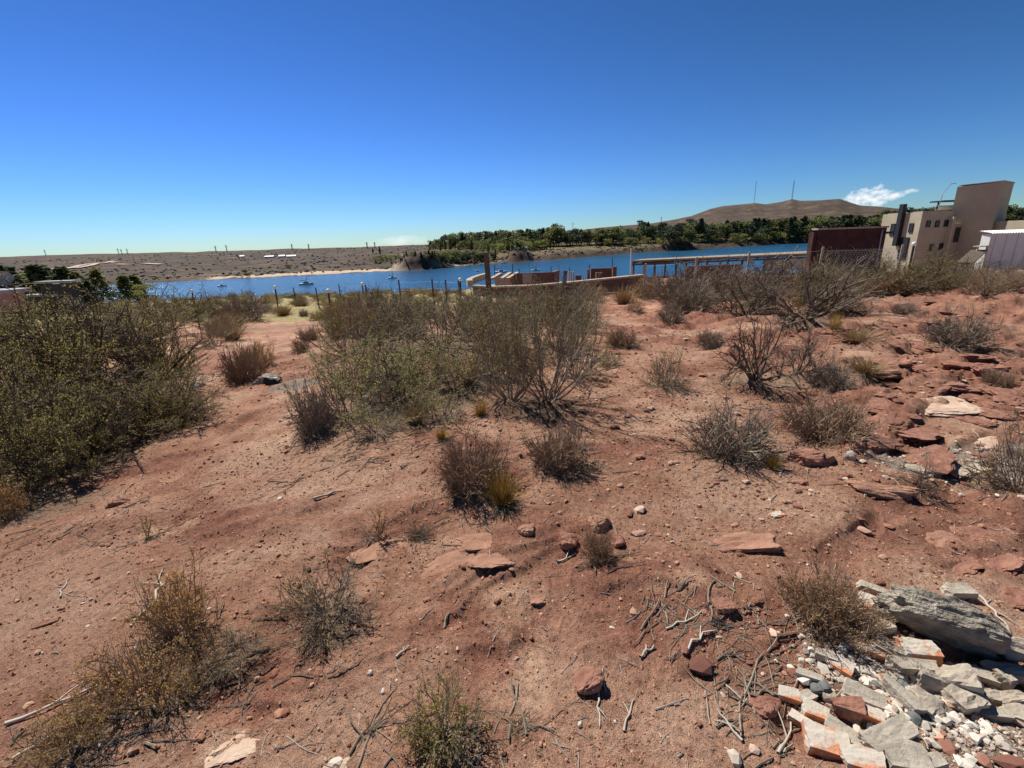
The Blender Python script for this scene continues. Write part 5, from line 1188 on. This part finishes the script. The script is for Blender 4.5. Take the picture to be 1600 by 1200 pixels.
# ------------------------------------------------------------------ far houses
def house(px, py, wpx, hpx, label, roof, wall, gable=True, name='house'):
    p = hit(px, py); k = mpp(p); W_ = wpx * k; h_ = hpx * k; D_ = max(W_ * .6, 4)
    t = thing(name, label, 'house', p, random.uniform(-.2, .2))
    mb = MB(); mb.box((0, D_ / 2, h_ * .3 - .5), (W_, D_, h_ * .6 + 1)); obj('wall', mb.build('w'), wall, t)
    e = W_ / 2 + .3; z_ = h_ * .6; r_ = h_ * (.95 if gable else .66)
    V = [(-e, -.3, z_), (e, -.3, z_), (e, D_ + .3, z_), (-e, D_ + .3, z_), (-e * (.98), D_ / 2, r_), (e * .98, D_ / 2, r_)]
    obj('roof', mesh_np('roof', V, quads=[(0, 1, 5, 4), (2, 3, 4, 5), (0, 3, 2, 1)], tris=[(0, 4, 3), (1, 2, 5)]), roof, t)
    for i in range(max(1, int(W_ / 4))):
        mb = MB(); mb.box((-W_ / 2 + (i + .5) * W_ / max(1, int(W_ / 4)), -.04, h_ * .3), (min(1.4, W_ * .2), .1, h_ * .22)); obj('window', mb.build('wi'), M_darkglass, t)
for a in [(782, 386, 11, 14, 'pale two-storey house in front of the wood', M_concrete, M_palewall), (771, 388, 11, 6, 'white tent-like roof beside the pale house', M_white, M_white), (768, 384, 14, 7, 'brown-roofed low house left of the pale house', M_redwall, M_palewall), (812, 391, 22, 6, 'long grey house above the red cliff', M_steel, M_concrete),
          (886, 379, 15, 9, 'white house with a stepped roof by the pale yard', M_white, M_palewall), (975, 374, 8, 4, 'small white house at the left of the long wood', M_white, M_white), (1082, 371, 9, 4, 'small white house under the dark conifers', M_white, M_white), (1110, 370, 13, 6, 'orange-roofed house under the hill', M_roofred, M_palewall), (1124, 370, 6, 8, 'little white pointed house next to the orange roof', M_white, M_white),
          (1150, 368, 7, 4, 'small white shed right of the pointed house', M_white, M_white), (1180, 356, 9, 9, 'white gabled house among the trees below the masts', M_white, M_white), (1194, 353, 9, 8, 'pale green roofed house among the trees below the masts', M_greenroof, M_greenroof), (1210, 364, 14, 6, 'red-roofed house under the right end of the wood', M_roofred, M_palewall),
          (1228, 363, 12, 6, 'second red-roofed house next to the wood edge', M_roofred, M_palewall), (1200, 367, 12, 4, 'low white house in front of the red roofs', M_white, M_white), (1262, 361, 10, 5, 'white low house left of the dark red wall', M_white, M_white), (1328, 357, 16, 6, 'red-roofed house seen over the dark red wall', M_roofred, M_white), (1350, 358, 16, 5, 'grey-roofed house seen over the dark red wall', M_steel, M_palewall),
          (420, 403, 14, 3.5, 'long white shed on the far plain, left one', M_white, M_palewall), (440, 402.5, 9, 4, 'white shed on the far plain, middle one', M_white, M_palewall), (455, 402.5, 13, 4, 'bright white shed on the far plain, right one', M_white, M_white), (378, 402, 6, 3, 'little white hut between two dark trees on the plain', M_white, M_white)]:
    house(*a[:5], a[5], a[6])
p = [hit(a, b) for a, b in [(862, 380), (935, 377), (936, 375.5), (862, 378.4)]]
tag(obj('pale_yard', mesh_np('yard', [(q_.x, q_.y, q_.z + .8) for q_ in p], [(0, 1, 2, 3)]), M_paleplank), 'pale bare yard in front of the wood across the lake', 'yard', kind='structure')

# ------------------------------------------------------------------ masts and pylons
def mast(px, top, bot, label, wdt, name='lattice_mast', arms=0):
    p = hit(px, bot); p = Vector((p.x, p.y, p.z)); h_ = at_y(px, top, p.y).z - p.z
    t = thing(name, label, 'mast' if not arms else 'pylon', p); mb = MB(); n = 8
    for sx, sy in ((-1, -1), (1, -1), (1, 1), (-1, 1)):
        tp = .25 if arms else .8
        mb.beam((sx * wdt / 2, sy * wdt / 2, -2), (sx * wdt / 2 * tp, sy * wdt / 2 * tp, h_), wdt * .16)
    obj('legs', mb.build('l'), M_steel, t); mb = MB()
    for i in range(n):
        f0, f1 = i / n, (i + 1) / n; tp = .25 if arms else .8; w0, w1 = wdt / 2 * (1 - f0 * (1 - tp)), wdt / 2 * (1 - f1 * (1 - tp)); sg = 1 if i % 2 else -1
        mb.beam((-w0 * sg, -w0, f0 * h_), (w1 * sg, -w1, f1 * h_), wdt * .1); mb.beam((w0 * sg, w0, f0 * h_), (-w1 * sg, w1, f1 * h_), wdt * .1)
    obj('bracing', mb.build('b'), M_steel, t)
    for k in range(arms):
        mb = MB(); z_ = h_ * (.72 + .12 * k); mb.beam((-h_ * .2, 0, z_), (h_ * .2, 0, z_), wdt * .2); obj('cross_arm', mb.build('a'), M_steel, t)
mast(1178, 283, 319, 'thin lattice mast on the left hilltop', 1.6); mast(1237, 282, 313.5, 'thicker lattice mast on the right hilltop', 2.6)
for px, t_, b_, lab in [(72, 390, 400, 'leaning-looking pylon alone at far left skyline'), (186, 388, 398.5, 'pylon of the close pair on the left skyline'), (191, 389, 398.5, 'second pylon of the close pair on the left skyline'), (200, 388.5, 398, 'pylon right of the close pair'), (338, 384, 394.5, 'left pylon of the middle pair on the plain'), (355, 382.5, 394, 'right pylon of the middle pair on the plain'),
                        (457, 381, 391.5, 'pylon above the far white sheds'), (483, 381, 390.5, 'pylon right of the far white sheds'), (574, 378, 388.5, 'pylon left of the thin cloud bank'), (586, 378, 388, 'pylon under the thin cloud bank'), (895, 347, 361, 'slim pylon above the wood'), (1033, 338, 348, 'slim pylon at the foot of the hill')]:
    mast(px, t_, b_, lab, 2.2, 'power_pylon', 2)

# ------------------------------------------------------------------ far scrub (uncountable)
g = np.random.default_rng(77); n = 9000
a_ = np.radians(g.uniform(-50, 50, n)); r_ = shore_r(a_) + 8 + 900 * g.uniform(0, 1, n) ** 1.8
x, y = r_ * np.sin(a_), r_ * np.cos(a_); keep = (fbm(x / 40, y / 40, 3, 6) > g.uniform(-.7, .5, n)) & ((a_ > R(-4)) | (g.uniform(0, 1, n) < .55)); x, y, r_ = x[keep], y[keep], r_[keep]; n = len(x)
sz = g.uniform(.3, .75, n) * (1 + r_ / 1200); V = ico_v[None] * g.uniform(.6, 1.25, (n, 12, 1)) * sz[:, None, None] * np.array([1.3, 1.3, .8]) + np.stack([x, y, H(x, y) + sz * .3], -1)[:, None, :]
me = mesh_np('far_scrub', V.reshape(-1, 3), tris=(ico_f[None] + (np.arange(n) * 12)[:, None, None]).reshape(-1, 3), attrs=dict(v=np.repeat(g.uniform(0, 1, n), 12)))
tag(obj('far_scrub', me, leafmat('far_scrub_leaves', (.042, .036, .024), (.068, .058, .038), (.10, .085, .052), .1)), 'low scrub dotted over the far bank and plain', None, kind='stuff')
